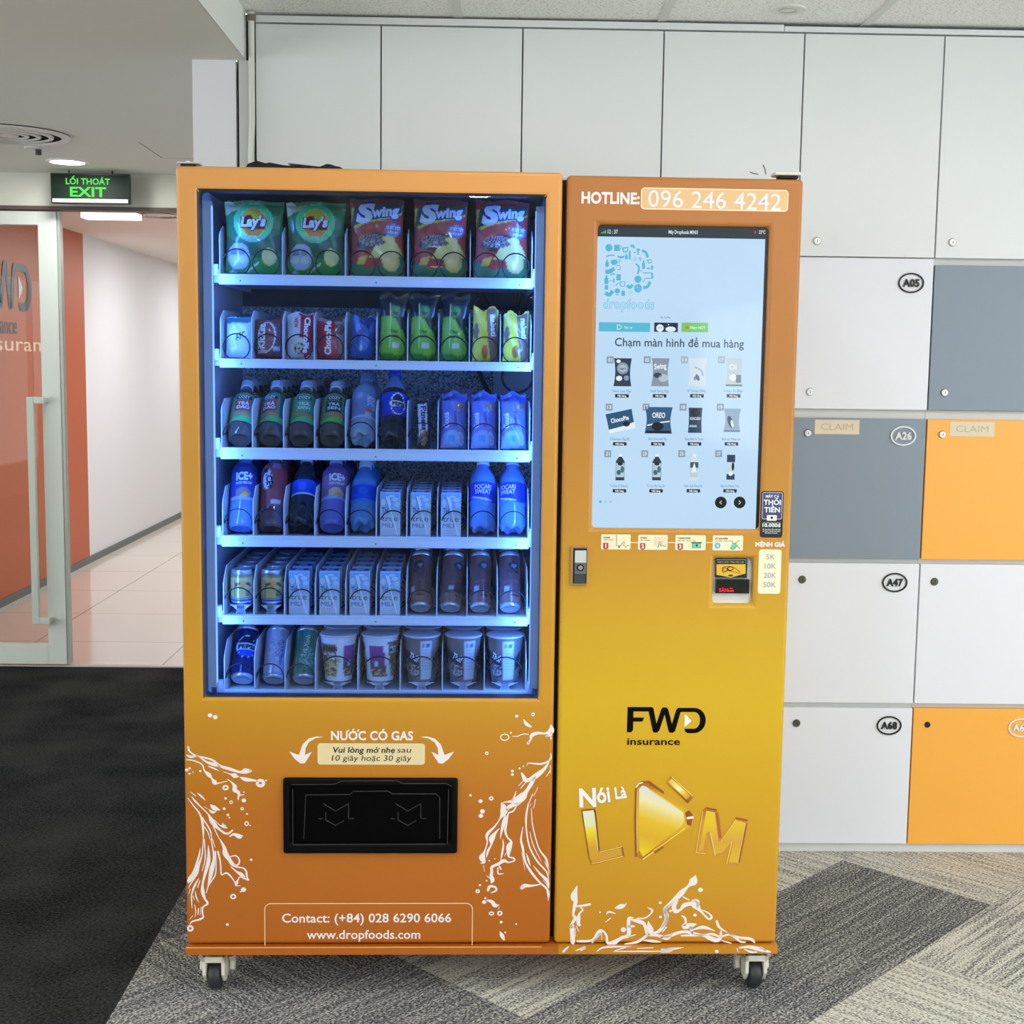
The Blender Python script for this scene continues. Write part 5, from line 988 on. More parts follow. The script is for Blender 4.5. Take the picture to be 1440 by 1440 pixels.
# ================================================================== PRODUCTS BEHIND THE WINDOW
RGL = np.random.RandomState(3)
def paint(X, Z, base, shapes):
    C = np.empty((len(X), 3)); C[:] = L3(base)
    for sh in shapes:
        k = sh[0]
        if k == 'r': M = (X >= sh[1]) & (X <= sh[2]) & (Z >= sh[3]) & (Z <= sh[4]); c = sh[5]
        elif k == 'e':
            rot = sh[6] if len(sh) > 6 else 0; dx, dz = X-sh[1], Z-sh[2]; a = dx*math.cos(rot)+dz*math.sin(rot); b = -dx*math.sin(rot)+dz*math.cos(rot)
            M = (a/sh[3])**2+(b/sh[4])**2 <= 1; c = sh[5]
        elif k == 'p':
            P = sh[1]; M = np.zeros(len(X), bool); n = len(P)
            for i in range(n):
                (xa, za), (xb, zb) = P[i], P[i-1]
                with np.errstate(divide='ignore', invalid='ignore'):
                    M ^= ((za > Z) != (zb > Z)) & (X < (xb-xa)*(Z-za)/(zb-za)+xa)
            c = sh[2]
        elif k == 'n':          # speckled food picture inside an ellipse
            M = (((X-sh[1])/sh[3])**2+((Z-sh[2])/sh[4])**2 <= 1) & (RGL.rand(len(X)) < 0.45); c = sh[5]
        C[M] = L3(c)
    return C
class Bag(G):
    def __init__(s, w, h, t, flare=0.05, top=0.93, wr=0.0018, gus=1.0, tear=0.0):
        G.__init__(s); s.w, s.h, s.t, s.fl, s.top, s.wr, s.tear = w, h, t, flare, top, wr, tear; s.ph = RGL.rand(4)*6
    def wf(s, z): q = min(max(z/s.h, 0), 1); return 1-s.fl*math.sin(PI*q)
    def dep(s, x, z):
        X = min(abs(2*x/s.w), 1); q = min(max(z/s.h, 0), 1); Z = min(abs(2*(q/s.top)-1), 1) if q < s.top else 1.0
        d = s.t/2*(1-X**2.8)**0.6*(1-Z**3.2)**0.62
        return d+0.0006+s.wr*(0.3+0.7*(1-X*X))*math.sin(x/s.w*11+s.ph[0]+z/s.h*5)*math.sin(z/s.h*13+s.ph[1]+x/s.w*4)*(0.4 if q > s.top else 1)
    def p(s, x, z, layer=1): return (x*s.wf(z), -s.dep(x, z)-0.0005*layer, z)
    def film(s, base, shapes, m, nx=36, nz=52):
        xs = [-s.w/2+s.w*i/nx for i in range(nx+1)]; zs = [s.h*j/nz for j in range(nz+1)]
        X = np.array([x for z in zs for x in xs]); Z = np.array([z for z in zs for x in xs]); C = paint(X, Z, base, shapes)
        zz = lambda x, z: z+(s.tear*math.sin(x/s.w*9+s.ph[2])*(z/s.h)**6)+(0.0012*((int((x/s.w+0.5)*nx) % 2)*2-1) if z > s.h*0.999 else 0)
        s.add([(x*s.wf(z), -s.dep(x, z), zz(x, z)) for z in zs for x in xs], [(j*(nx+1)+i, j*(nx+1)+i+1, (j+1)*(nx+1)+i+1, (j+1)*(nx+1)+i) for j in range(nz) for i in range(nx)], m, True, [tuple(c) for c in C])
        B = np.empty((len(X), 3)); B[:] = L3(base)
        s.add([(x*s.wf(z), s.dep(x, z)*0.9, zz(x, z)) for z in zs for x in xs], [(j*(nx+1)+i, (j+1)*(nx+1)+i, (j+1)*(nx+1)+i+1, j*(nx+1)+i+1) for j in range(nz) for i in range(nx)], m, True, [tuple(c) for c in B])
class Wrap(G):
    def __init__(s, rf): G.__init__(s); s.rf = rf
    def p(s, x, z, layer=1):
        r = s.rf(z)+0.0004*layer; a = x/s.rf(z); return (r*math.sin(a), -r*math.cos(a), z)
    def sleeve(s, z0, z1, base, shapes, m, n=56, nz=30):
        zs = [z0+(z1-z0)*j/nz for j in range(nz+1)]; th = [-PI+2*PI*i/n for i in range(n)]
        X = np.array([t*s.rf(z) for z in zs for t in th]); Z = np.array([z for z in zs for t in th]); C = paint(X, Z, base, shapes)
        s.add([(s.rf(z)*math.sin(t), -s.rf(z)*math.cos(t), z) for z in zs for t in th], [(j*n+i, j*n+(i+1) % n, (j+1)*n+(i+1) % n, (j+1)*n+i) for j in range(nz) for i in range(n)], m, True, [tuple(c) for c in C])
FILM = print_mat(0.28, 0.0, 0.4); FILMD = print_mat(0.45); CANP = print_mat(0.25, 0.25, 0.3); PAPER = print_mat(0.5)
ALU = mat((206, 208, 212), 0.28, 0.85)
tw = mat((236, 238, 244), 0.4); tn = mat((26, 30, 60), 0.45); tk = mat((16, 16, 18), 0.45)

def put(o, x, y, z, lean=0.0, roll=0.0, yaw=0.0):
    c, s = math.cos(MY), math.sin(MY); o.location = (x*c-y*s, x*s+y*c, z); o.rotation_euler = (Matrix.Rotation(MY, 3, 'Z') @ Matrix.Rotation(roll, 3, 'Y') @ Matrix.Rotation(-lean, 3, 'X') @ Matrix.Rotation(yaw, 3, 'Z')).to_euler()
SHORT = {(2, 0): 'leftmost red-patched tea bottle', (2, 1): 'second red-patched tea bottle from left', (2, 2): 'all green tea bottle', (2, 3): 'tea bottle with a dark label patch', (2, 4): 'clear blue water bottle',
    (2, 7): 'biscuit pack beside the cereal bar', (2, 8): 'middle lilac blue biscuit pack', (2, 9): 'rightmost lilac blue biscuit pack', (3, 0): 'leftmost blue fruit drink bottle', (3, 1): 'red labelled fruit drink bottle',
    (3, 2): 'dark bottle with a bright blue label', (3, 3): 'purple fruit drink bottle', (3, 4): 'light blue bottle beside the milk cartons', (3, 5): 'fourth shelf carton beside the light blue bottle', (3, 6): 'middle carton of the fourth shelf',
    (3, 7): 'fourth shelf carton beside the sports drinks', (3, 8): 'sports drink bottle beside the cartons', (3, 9): 'sports drink bottle at the right end', (4, 0): 'leftmost short gold can', (4, 1): 'gold can beside the milk cartons',
    (4, 2): 'fifth shelf carton beside the gold cans', (4, 3): 'fifth shelf carton second after the gold cans', (4, 4): 'fifth shelf carton third after the gold cans', (4, 5): 'fifth shelf carton beside the brown cans',
    (4, 6): 'brown can beside the last carton', (4, 7): 'second brown can from the cartons', (4, 8): 'third brown can from the cartons', (4, 9): 'brown can at the right end', (5, 0): 'navy blue cola can', (5, 1): 'pale pinkish white can',
    (5, 2): 'green can beside the noodle cups', (5, 3): 'noodle cup beside the green can', (5, 4): 'noodle cup with the purple panel', (5, 5): 'grey noodle cup beside the purple panelled cup', (5, 6): 'middle grey noodle cup', (5, 7): 'rightmost grey noodle cup'}
ORD = ['front', 'second', 'third', 'fourth', 'fifth', 'sixth']
def line_up(proto, lane, shelf, label, cat, group, n=1, gap=0.088, lean=0.0, r=0.03, roll=0.0, yaw=0.0, y=0.125, dz=0.0, noun=None, first=[set()], dx=0.0):
    x = (LANES[shelf][lane]+LANES[shelf][lane+1])/2+dx; zf = SHELF[shelf][0]-0.006+(0.0066 if shelf < 2 else 0.0003)+dz
    for k in range(n):
        if proto.name in first[0]: o = dup(proto)
        else: o = proto; first[0].add(proto.name)
        lb = label if k == 0 else '%s %s in line, behind the %s' % (ORD[k], noun or cat, SHORT[(shelf, lane)])
        tag(o, lb, cat, group)
        jit = (random.random()-0.5)*0.001 if k else 0
        put(o, x+jit, y+r*math.cos(lean)+k*gap, zf+r*math.sin(lean), lean, roll, yaw+(random.random()-0.5)*0.5*(1 if k else 0)*(0 if cat in ('carton', 'snack bag', 'biscuit pack', 'snack pack') else 1))

# ---- crisps on the top shelf
def bag_green():
    g = Bag(0.141, 0.172, 0.05, 0.075, 0.95, tear=0.002); W_, H_ = 0.141, 0.172
    g.film((62, 128, 74), [('r', -.08, .08, 0, .05, (48, 140, 60)), ('p', [(-.08, .1), (-.02, .06), (.03, .085), (.08, .1), (.08, .055), (.02, .04), (-.08, .05)], (52, 96, 60)),
        ('p', [(-.0705, .172), (-.055, .172), (-.035, .152), (-.05, .147), (-.0705, .135)], (214, 206, 150)), ('e', -.03, .157, .02, .008, (206, 200, 130)), ('e', .0, .115, .052, .05, (40, 100, 84)), ('e', .0, .122, .049, .046, (88, 214, 128)), ('e', .0, .121, .034, .034, (206, 216, 160)), ('e', .0, .121, .032, .032, (232, 196, 44)), ('p', [(-.032, .134), (-.005, .138), (.0, .128), (.032, .13), (.032, .106), (.0, .102), (-.03, .108)], (120, 36, 40)), ('p', [(-.026, .108), (.028, .103), (.015, .091), (-.012, .091)], (214, 140, 60)),
        ('e', -.036, .043, .0275, .031, (176, 188, 204)), ('e', -.048, .052, .0095, .009, (120, 136, 150)), ('e', -.028, .053, .009, .008, (134, 148, 160)), ('e', -.05, .037, .0105, .0095, (206, 212, 206)), ('e', -.026, .036, .0105, .0095, (206, 212, 206)), ('e', .039, .043, .018, .02, (222, 214, 130)), ('p', [(-.02, .008), (.012, .03), (.014, .027), (-.016, .005)], (210, 204, 180)), ('p', [(-.07, 0), (-.05, .012), (-.03, .0)], (170, 190, 200)), ('r', -.08, .08, 0, .004, (40, 90, 60))], FILM, 48, 58)
    g.text("Lay's", 0, .1125, 0.0215, tw, 'C', 0.05, 0.061, 0.18, 0.04, layer=3); g.text("Lay's", .0008, .1118, 0.022, mat((110, 24, 44), 0.4), 'C', 0.09, 0.064, 0.18, 0.04, layer=2)
    g.text('Vị Rong Biển Nori', 0, .083, 0.006, mat((170, 200, 220), 0.4), 'C', 0.03, 0.058, layer=2); g.text('Potato chips', 0, .0755, 0.0045, mat((150, 190, 200), 0.4), 'C', 0.0, 0.03, layer=2)
    return g.build('crisp_bag')
def bag_red():
    g = Bag(0.128, 0.183, 0.05, 0.055, 0.95, tear=0.003)
    g.film((186, 66, 56), [('p', [(-.064, .0), (.064, .0), (.064, .05), (.045, .052), (.03, .03), (-.02, .02), (-.064, .04)], (54, 128, 84)), ('p', [(-.055, .162), (.0, .165), (.06, .172), (.06, .15), (.02, .137), (-.03, .128), (-.06, .117)], (30, 92, 76)), ('p', [(-.06, .117), (-.03, .128), (.02, .137), (.06, .15), (.06, .146), (.02, .133), (-.03, .123), (-.05, .112)], (226, 206, 90)), ('p', [(-.064, .118), (-.055, .16), (-.062, .16), (-.064, .14)], (230, 210, 110)),
        ('e', -.012, .082, .04, .018, (52, 44, 46), .25), ('n', -.012, .085, .036, .014, (150, 140, 140)), ('p', [(.01, .09), (.04, .1), (.045, .08), (.05, .075), (.064, .05), (.03, .04), (-.02, .045), (-.005, .07), (.025, .078)], (226, 206, 120)), ('e', .034, .036, .021, .023, (228, 196, 110)), ('r', .018, .05, .044, .0455, (200, 120, 60)), ('r', .016, .052, .038, .0395, (200, 120, 60)), ('r', .016, .052, .031, .0325, (200, 120, 60)), ('r', .018, .05, .025, .0265, (200, 120, 60)), ('p', [(-.045, .045), (-.02, .052), (-.03, .03), (-.05, .028)], (224, 176, 80)), ('e', .04, .108, .021, .015, (110, 120, 190)), ('r', -.07, .07, .176, .19, (120, 62, 60))], FILM, 48, 60)
    bl = mat((60, 80, 170), 0.4)
    g.text('S', -.052, .1275, 0.042, tw, 'L', 0.06, 0.04, 0.25, 0.0, layer=3); g.text('wing', -.013, .138, 0.0215, tw, 'L', 0.05, 0.066, 0.15, 0.09, layer=3); g.text('S', -.0535, .1265, 0.044, bl, 'L', 0.1, 0.043, 0.25, 0.0, layer=2); g.text('wing', -.0145, .137, 0.023, bl, 'L', 0.11, 0.069, 0.15, 0.09, layer=2)
    g.text('VỊ BÍT TẾT', .04, .11, 0.0068, tw, 'C', 0.04, 0.034, 0, -0.1, layer=3); g.text('KIỂU MỸ', .04, .1, 0.0055, tw, 'C', 0.03, 0.026, 0, -0.1, layer=3)
    return g.build('crisp_bag')
gb, rb = bag_green(), bag_red()
line_up(gb, 0, 0, 'green crisp bag at the left end of the top shelf', 'snack bag', 'crisp bags on the top shelf', roll=0.01, r=0.028, y=0.122, dx=0.001)
line_up(gb, 1, 0, 'green crisp bag on the top shelf, next to a red bag', 'snack bag', 'crisp bags on the top shelf', roll=0.0, r=0.028, y=0.122, dx=0.001)
line_up(rb, 2, 0, 'red crisp bag on the top shelf, right beside a green bag', 'snack bag', 'crisp bags on the top shelf', roll=-0.01, r=0.028, y=0.122)
line_up(rb, 3, 0, 'red crisp bag on the top shelf, between two other red bags', 'snack bag', 'crisp bags on the top shelf', roll=0.014, r=0.028, y=0.122, dz=-0.0)
line_up(rb, 4, 0, 'red crisp bag at the right end of the top shelf', 'snack bag', 'crisp bags on the top shelf', roll=0.012, r=0.028, y=0.122)
# ---- small packs on the second shelf
def pack(w, h, t, base, shapes, texts, flare=0.03, top=0.95, wr=0.0016, tear=0.0, m=None, name='snack_pack'):
    g = Bag(w, h, t, flare, top, wr, 1.0, tear); g.film(base, shapes, m or FILM, 26, 36)
    for t_ in texts: g.text(*t_[:5], **t_[5])
    return g.build(name)
tg = mat((40, 120, 80), 0.4); tr = mat((190, 40, 60), 0.4)
g2 = 'packs on the second shelf'
def one(o, lane, shelf, label, cat, group, **k): line_up(o, lane, shelf, label, cat, group, **k)
one(pack(.062, .097, .034, (196, 208, 212), [('p', [(-.031, .08), (.031, .084), (.031, .1), (-.031, .1)], (60, 110, 120)), ('e', .0, .05, .024, .03, (226, 230, 226)), ('e', .006, .034, .02, .018, (206, 214, 190))], [('AFC', .008, .045, .014, tg, dict(align='C', bold=0.03, width=.026, rot=0.35))]), 0, 1, 'white and pale green pack at the left end of the second shelf', 'snack pack', g2, r=0.02, lean=0.06, roll=0.02)
one(pack(.064, .092, .034, (112, 70, 66), [('e', -.004, .05, .022, .036, (232, 224, 226), -0.1), ('e', -.004, .05, .019, .033, (150, 80, 84), -0.1), ('r', -.026, -.004, .012, .02, (200, 190, 196)), ('r', .01, .026, .016, .026, (190, 180, 186)), ('r', -.032, .032, 0, .006, (150, 40, 50))], [('KitKat', -.0105, .022, .0145, tw, dict(align='L', bold=0.05, width=.058, rot=1.5))], wr=0.002), 1, 1, 'brown chocolate wafer pack with sideways white lettering on the second shelf', 'snack pack', g2, r=0.02, lean=0.06, roll=-0.03)
one(pack(.064, .108, .034, (206, 208, 214), [('p', [(-.005, .108), (.032, .108), (.032, .02), (.01, .0), (-.0, .04)], (170, 34, 54)), ('e', -.002, .03, .018, .02, (222, 214, 200)), ('n', .0, .024, .014, .014, (60, 50, 50)), ('r', -.01, .0, .06, .1, (214, 200, 206))], [('ChocoPie', .012, .098, .0125, tw, dict(align='L', bold=0.05, width=.085, rot=-1.62)), ('NEW', -.012, .098, .008, tr, dict(align='L', bold=0.03, width=.026, rot=-1.62))], tear=0.004), 2, 1, 'white and red chocolate pie pack with sideways lettering reading downwards on the second shelf', 'snack pack', g2, r=0.02, lean=0.05)
one(pack(.066, .097, .034, (176, 40, 60), [('p', [(.008, .097), (.034, .097), (.034, .0), (.022, .0)], (166, 152, 150)), ('p', [(-.034, .097), (.0, .097), (-.01, .085), (-.034, .09)], (150, 140, 146)), ('e', .02, .07, .011, .013, (96, 84, 84)), ('r', .0, .026, .088, .097, (96, 66, 62)), ('p', [(-.012, .06), (.018, .05), (.02, .0), (-.012, .0)], (196, 80, 90))], [('ChocoPie', .0, .01, .0145, tw, dict(align='L', bold=0.05, width=.08, rot=1.57))], tear=0.003), 3, 1, 'red chocolate pie pack with sideways lettering reading upwards on the second shelf', 'snack pack', g2, r=0.02, lean=0.05)
one(pack(.058, .1, .04, (56, 92, 170), [('p', [(-.025, .1), (-.012, .1), (-.006, .07), (-.016, .06)], (120, 150, 230)), ('e', .004, .04, .012, .02, (90, 130, 210)), ('p', [(.0, .1), (.03, .096), (.012, .07)], (40, 66, 130)), ('e', -.002, .03, .004, .012, (150, 180, 230))], [], wr=0.005, tear=0.006), 4, 1, 'crumpled plain blue pack on the second shelf', 'snack pack', g2, r=0.02, lean=0.1, roll=0.04)
def seaweed(): return pack(.07, .155, .044, (126, 196, 62), [('p', [(-.036, .1), (.0, .104), (.036, .075), (.036, .16), (-.036, .16)], (28, 34, 36)), ('p', [(-.0, .104), (.022, .098), (.036, .07), (.036, .03), (.028, .06), (.01, .085)], (44, 60, 54)), ('e', .003, .115, .0155, .018, (40, 92, 64)), ('e', .003, .115, .012, .014, (96, 150, 84)), ('e', .003, .111, .009, .005, (50, 96, 66)), ('r', -.005, .016, .026, .043, (206, 216, 214)), ('p', [(-.036, .014), (-.01, .016), (.01, .008), (.036, .02), (.036, .0), (-.036, .0)], (70, 150, 60)), ('r', -.0115, -.0105, .03, .13, (196, 220, 200)), ('r', -.034, -.028, .06, .09, (170, 214, 120))],
    [('Crispy', .0, .064, .007, mat((40, 80, 50), 0.4), dict(align='C', bold=0.02, width=.022)), ('Rong Biển', .0, .054, .005, mat((40, 80, 50), 0.4), dict(align='C', bold=0.01, width=.026))], 0.13, 0.92, 0.0018, 0.005)
sw = seaweed()
one(sw, 5, 1, 'tall black and green seaweed pouch beside the plain blue pack', 'snack pack', g2, r=0.022, lean=0.06, roll=0.02, yaw=0.12)
one(sw, 6, 1, 'tall black and green seaweed pouch in the middle of three on the second shelf', 'snack pack', g2, r=0.022, lean=0.06, roll=0.0)
one(sw, 7, 1, 'tall black and green seaweed pouch beside the yellow packs', 'snack pack', g2, r=0.022, lean=0.06, roll=0.02, yaw=-0.1)
ny = lambda h: pack(.06, h, .034, (226, 212, 60), [('p', [(.0, h), (.026, h), (.03, .0), (.014, .0), (.006, .05)], (146, 110, 88)), ('e', -.022, h*.55, .006, .02, (120, 96, 70)), ('e', .0, .022, .008, .016, (180, 110, 50)), ('p', [(-.03, h), (-.02, h), (-.01, h*.7), (-.018, h*.7)], (240, 232, 120))], [('nabati', .0105, h*.88, .0125, tw, dict(align='L', bold=0.05, width=h*.42, rot=-1.5))], 0.02, 0.95, 0.002, 0.006)
one(ny(.125), 8, 1, 'yellow and brown wafer pack beside the seaweed pouches', 'snack pack', g2, r=0.02, lean=0.06, roll=0.02)
one(ny(.115), 9, 1, 'yellow and brown wafer pack at the right end of the second shelf', 'snack pack', g2, r=0.02, lean=0.08, roll=0.02)

# ---- bottles
def bottle(H, R, body, capc, lab, z0, z1, base, shapes, texts, lobes=5, neck=0.42, shoulder=0.6, waist=0.0, name='drink_bottle', cap_r=0.5, clear_top=None):
    e = empty(name)
    rf = lambda z: R*(1.0-waist*math.exp(-((z/H-0.36)/0.09)**2)) if z < H*shoulder else R*(1-(1-neck)*min(1, max(0, (z/H-shoulder)/(0.86-shoulder)))**1.5)
    zs = [0.018+(H*0.86-0.018)*i/22 for i in range(23)]
    prof = [(0.0, 0.011), (R*0.35, 0.009), (R*0.66, 0.0015), (R*0.84, 0.0), (R*0.97, 0.009)]+[(rf(z), z, clear_top if (clear_top and z > H*0.66) else body) for z in zs]+[(R*neck*0.95, H*0.9, clear_top or body), (0.0, H*0.9, clear_top or body)]
    g = G(); g.lathe(prof, body, 40, lobes, 0.0095, 0.0075 if lobes else 0); g.build('bottle_body', e)
    if lab:
        g = Wrap(lambda z: rf(z)+0.0006); g.sleeve(z0, z1, base, shapes, lab)
        for t_ in texts: g.text(*t_[:5], **t_[5])
        g.build('label', e)
    g = G(); c = R*cap_r; n = 40; prof = [(c*1.02, H*0.885), (c*1.02, H*0.9), (c*0.97, H*0.905), (c*0.95, H*0.985), (c*0.86, H), (0, H)]; g.lathe(prof, capc, 30); g.build('cap', e)
    return e
LQ = lambda c: mat(c, 0.08, 0.0, 0.5, 0.6)
CW = mat((232, 236, 240), 0.35)
g3 = 'bottles on the third shelf'; LEAN = 0.75
def tea(patch, tab, low, words, green=(96, 150, 104)):
    return bottle(.182, .0305, LQ((86, 72, 60)), CW, FILMD, .034, .128, green, [('r', -.022, .02, .068, .1, patch), ('r', -.02, .018, .1035, .118, tab), ('p', [(-.1, .034), (.1, .034), (.1, .05), (.02, .056), (-.03, .044), (-.1, .05)], low), ('p', [(-.03, .066), (.03, .06), (.02, .05), (-.02, .056)], (196, 140, 84)), ('r', .026, .04, .05, .12, (60, 100, 80))],
        [('COZY', -.001, .1065, .0085, tw, dict(align='C', bold=0.03, width=.028)), (words[0], -.001, .086, .0085, tw, dict(align='C', bold=0.03, width=.028)), (words[1], -.001, .074, .0085, tw, dict(align='C', bold=0.03, width=.032))], 0)
t1 = tea((186, 84, 70), (34, 46, 52), (96, 190, 104), ('TRÀ', 'ĐÀO')); t3 = tea((90, 180, 120), (44, 96, 76), (100, 200, 120), ('TRÀ', 'XANH'), (84, 160, 104)); t4 = tea((44, 70, 58), (30, 44, 48), (112, 196, 84), ('TRÀ', 'SEN'), (110, 150, 96))
line_up(t1, 0, 2, 'red-patched green tea bottle leaning at the left end of the third shelf', 'bottle', g3, 4, .088, LEAN, .0305, yaw=0.12, noun='bottle')
line_up(t1, 1, 2, 'red-patched green tea bottle leaning second from left on the third shelf', 'bottle', g3, 4, .088, LEAN, .0305, yaw=-0.25, noun='bottle')
line_up(t3, 2, 2, 'green tea bottle with an all green label on the third shelf', 'bottle', g3, 4, .088, LEAN, .0305, yaw=0.1, noun='bottle')
line_up(t4, 3, 2, 'green tea bottle with a dark label patch on the third shelf', 'bottle', g3, 4, .088, LEAN, .0305, yaw=0.1, noun='bottle')
WC = mat((176, 192, 216), 0.12, 0.0, 0.4)
wt = bottle(.21, .031, LQ((150, 168, 190)), mat((150, 170, 206), 0.4), FILMD, .05, .14, (128, 146, 190), [('p', [(-.1, .05), (.1, .05), (.1, .062), (.0, .056), (-.1, .064)], (190, 206, 224)), ('r', .004, .024, .07, .078, (206, 110, 84)), ('r', .004, .022, .058, .068, (196, 200, 206)), ('e', -.01, .12, .008, .01, (170, 186, 220))], [('NƯỚC', .008, .118, .012, tw, dict(align='L', bold=0.02, width=.03, rot=-1.5)), ('KHOÁNG', .02, .118, .01, tw, dict(align='L', bold=0.02, width=.04, rot=-1.5))], 5, 0.45, 0.68, 0.05)
line_up(wt, 4, 2, 'clear blue water bottle leaning between a tea bottle and a cola bottle', 'bottle', g3, 3, .09, LEAN, .031, noun='bottle')
pp = bottle(.205, .0315, LQ((28, 26, 36)), mat((40, 80, 190), 0.35), FILMD, .062, .125, (30, 60, 190), [('e', .012, .093, .0195, .03, (232, 236, 244)), ('e', .012, .093, .017, .027, (24, 28, 60)), ('r', -.004, .034, .084, .1, (236, 238, 244)), ('p', [(.0, .084), (.03, .09), (.024, .07), (.006, .068)], (30, 70, 200))], [('PEPSI', .013, .0875, .0095, tk, dict(align='C', bold=0.05, width=.031))], 5, 0.42, 0.62, 0.0, clear_top=mat((120, 140, 180), 0.1, 0.0, 0.5))
line_up(pp, 5, 2, 'dark cola bottle with a blue label and blue cap on the third shelf', 'bottle', g3, 1, .09, .55, .0315, noun='bottle')
bar = pack(.036, .125, .026, (26, 24, 30), [('p', [(-.014, .108), (.008, .112), (.012, .045), (-.01, .03)], (206, 212, 226)), ('n', .0, .03, .014, .022, (150, 110, 90)), ('r', -.018, .018, .0, .006, (60, 60, 70))], [('Fitness', -.006, .104, .0125, mat((50, 60, 110), 0.4), dict(align='L', bold=0.05, width=.06, rot=-1.5))], 0.04, 0.94, 0.002)
line_up(bar, 6, 2, 'slim black and white cereal bar on the third shelf', 'cereal bar', 'packs on the third shelf', 1, lean=0.25, r=0.014, dx=0.0)
bis = pack(.062, .138, .042, (112, 124, 204), [('p', [(-.034, .138), (.034, .138), (.034, .108), (-.034, .118)], (70, 84, 160)), ('e', -.018, .122, .007, .007, (40, 44, 90)), ('n', .016, .1, .018, .014, (140, 110, 80)), ('e', .018, .104, .009, .007, (150, 116, 80)), ('r', -.012, .003, .012, .03, (80, 170, 220)), ('e', .016, .02, .01, .016, (180, 210, 236)), ('p', [(-.034, .03), (-.012, .03), (-.012, .0), (-.034, .0)], (150, 160, 224)), ('e', -.002, .02, .026, .02, (150, 176, 226)), ('r', -.012, .003, .014, .03, (70, 164, 220))], [('Gouté', -.012, .046, .0125, tw, dict(align='L', bold=0.03, width=.038, rot=1.6)), ('Sesame', .008, .05, .009, mat((60, 70, 170), 0.4), dict(align='L', bold=0.02, width=.038, rot=1.6))], 0.05, 0.92, 0.0025, 0.006)
for ln, lb, rl in ((7, 'lilac blue biscuit pack beside the black cereal bar', .012), (8, 'lilac blue biscuit pack between two similar packs on the third shelf', .0), (9, 'lilac blue biscuit pack at the right end of the third shelf', -.01)):
    line_up(bis, ln, 2, lb, 'biscuit pack', 'biscuit packs on the third shelf', 2, .09, .3, .022, roll=rl, noun='pack')
# fourth shelf
g4 = 'bottles on the fourth shelf'; LEAN4 = 0.62
def ice(base, dark, capc, fruit, body): return bottle(.2, .0315, LQ(body), mat(capc, 0.35), FILMD, .066, .165, base, [('p', [(-.1, .165), (.1, .165), (.1, .14), (-.1, .13)], dark), ('e', .006, .083, .02, .014, fruit), ('e', .012, .078, .009, .008, (226, 170, 60)), ('p', [(-.1, .066), (.1, .066), (.1, .072), (.0, .076), (-.1, .07)], (150, 170, 220))], [('ICE+', .008, .117, .0185, tw, dict(align='C', bold=0.05, width=.04, rot=0.06)), ('NƯỚC TRÁI CÂY', .008, .106, .0055, tw, dict(align='C', bold=0.03, width=.04, rot=0.06))], 0, 0.5, 0.74, 0.04)
i1 = ice((52, 74, 160), (36, 52, 120), (150, 180, 226), (150, 120, 120), (104, 134, 190)); i4 = ice((146, 116, 156), (110, 84, 140), (206, 204, 226), (220, 190, 160), (110, 110, 190))
rd_ = bottle(.2, .0315, LQ((92, 66, 76)), mat((170, 190, 220), 0.35), FILMD, .05, .165, (142, 64, 68), [('p', [(-.1, .05), (.1, .05), (.1, .062), (-.1, .056)], (120, 80, 84)), ('e', -.014, .12, .012, .026, (206, 200, 210)), ('e', -.02, .142, .007, .007, (30, 30, 40)), ('r', .0, .022, .056, .066, (196, 190, 200)), ('r', -.002, .018, .146, .162, (150, 110, 150))], [('ICE+', -.0175, .132, .014, tk, dict(align='L', bold=0.05, width=.04, rot=-1.4))], 0, 0.5, 0.74, 0.04)
line_up(i1, 0, 3, 'blue fruit drink bottle at the left end of the fourth shelf', 'bottle', g4, 3, .092, .46, .0315, yaw=-0.1, noun='bottle')
line_up(rd_, 1, 3, 'red labelled fruit drink bottle on the fourth shelf', 'bottle', g4, 3, .092, .45, .0315, noun='bottle')
st_ = bottle(.205, .031, LQ((26, 28, 44)), CW, FILMD, .078, .12, (32, 84, 226), [('r', -.2, .2, .078, .083, (190, 206, 232)), ('e', -.004, .1, .01, .012, (60, 110, 236))], [], 5, 0.45, 0.62, 0.0)
line_up(st_, 2, 3, 'dark bottle with a bright blue label and white cap on the fourth shelf', 'bottle', g4, 4, .088, LEAN4, .031, yaw=0.05, noun='bottle')
line_up(i4, 3, 3, 'purple fruit drink bottle on the fourth shelf', 'bottle', g4, 4, .088, LEAN4, .0315, yaw=0.05, noun='bottle')
aq_ = bottle(.19, .031, LQ((84, 140, 196)), CW, FILMD, .062, .108, (28, 88, 214), [('r', -.2, .2, .062, .068, (60, 130, 230)), ('e', .0, .09, .012, .01, (40, 110, 230))], [], 5, 0.45, 0.64, 0.0)
line_up(aq_, 4, 3, 'light blue drink bottle beside the milk cartons on the fourth shelf', 'bottle', g4, 3, .09, LEAN4, .031, yaw=0.0, noun='bottle')
po = bottle(.192, .0318, LQ((96, 146, 212)), CW, FILMD, .06, .118, (26, 66, 200), [('p', [(-.1, .06), (.1, .06), (.1, .078), (.03, .066), (-.02, .076), (-.1, .062)], (80, 140, 216)), ('p', [(-.03, .083), (.02, .073), (.03, .07), (.0, .072), (-.03, .08)], (214, 226, 242))], [('POCARI', .0, .1005, .0105, tw, dict(align='C', bold=0.02, width=.042)), ('SWEAT', .0, .088, .0105, tw, dict(align='C', bold=0.02, width=.04))], 5, 0.42, 0.66, 0.0)
line_up(po, 8, 3, 'blue sports drink bottle beside the last milk carton of the fourth shelf', 'bottle', g4, 2, .09, .42, .0318, yaw=0.0, noun='bottle')
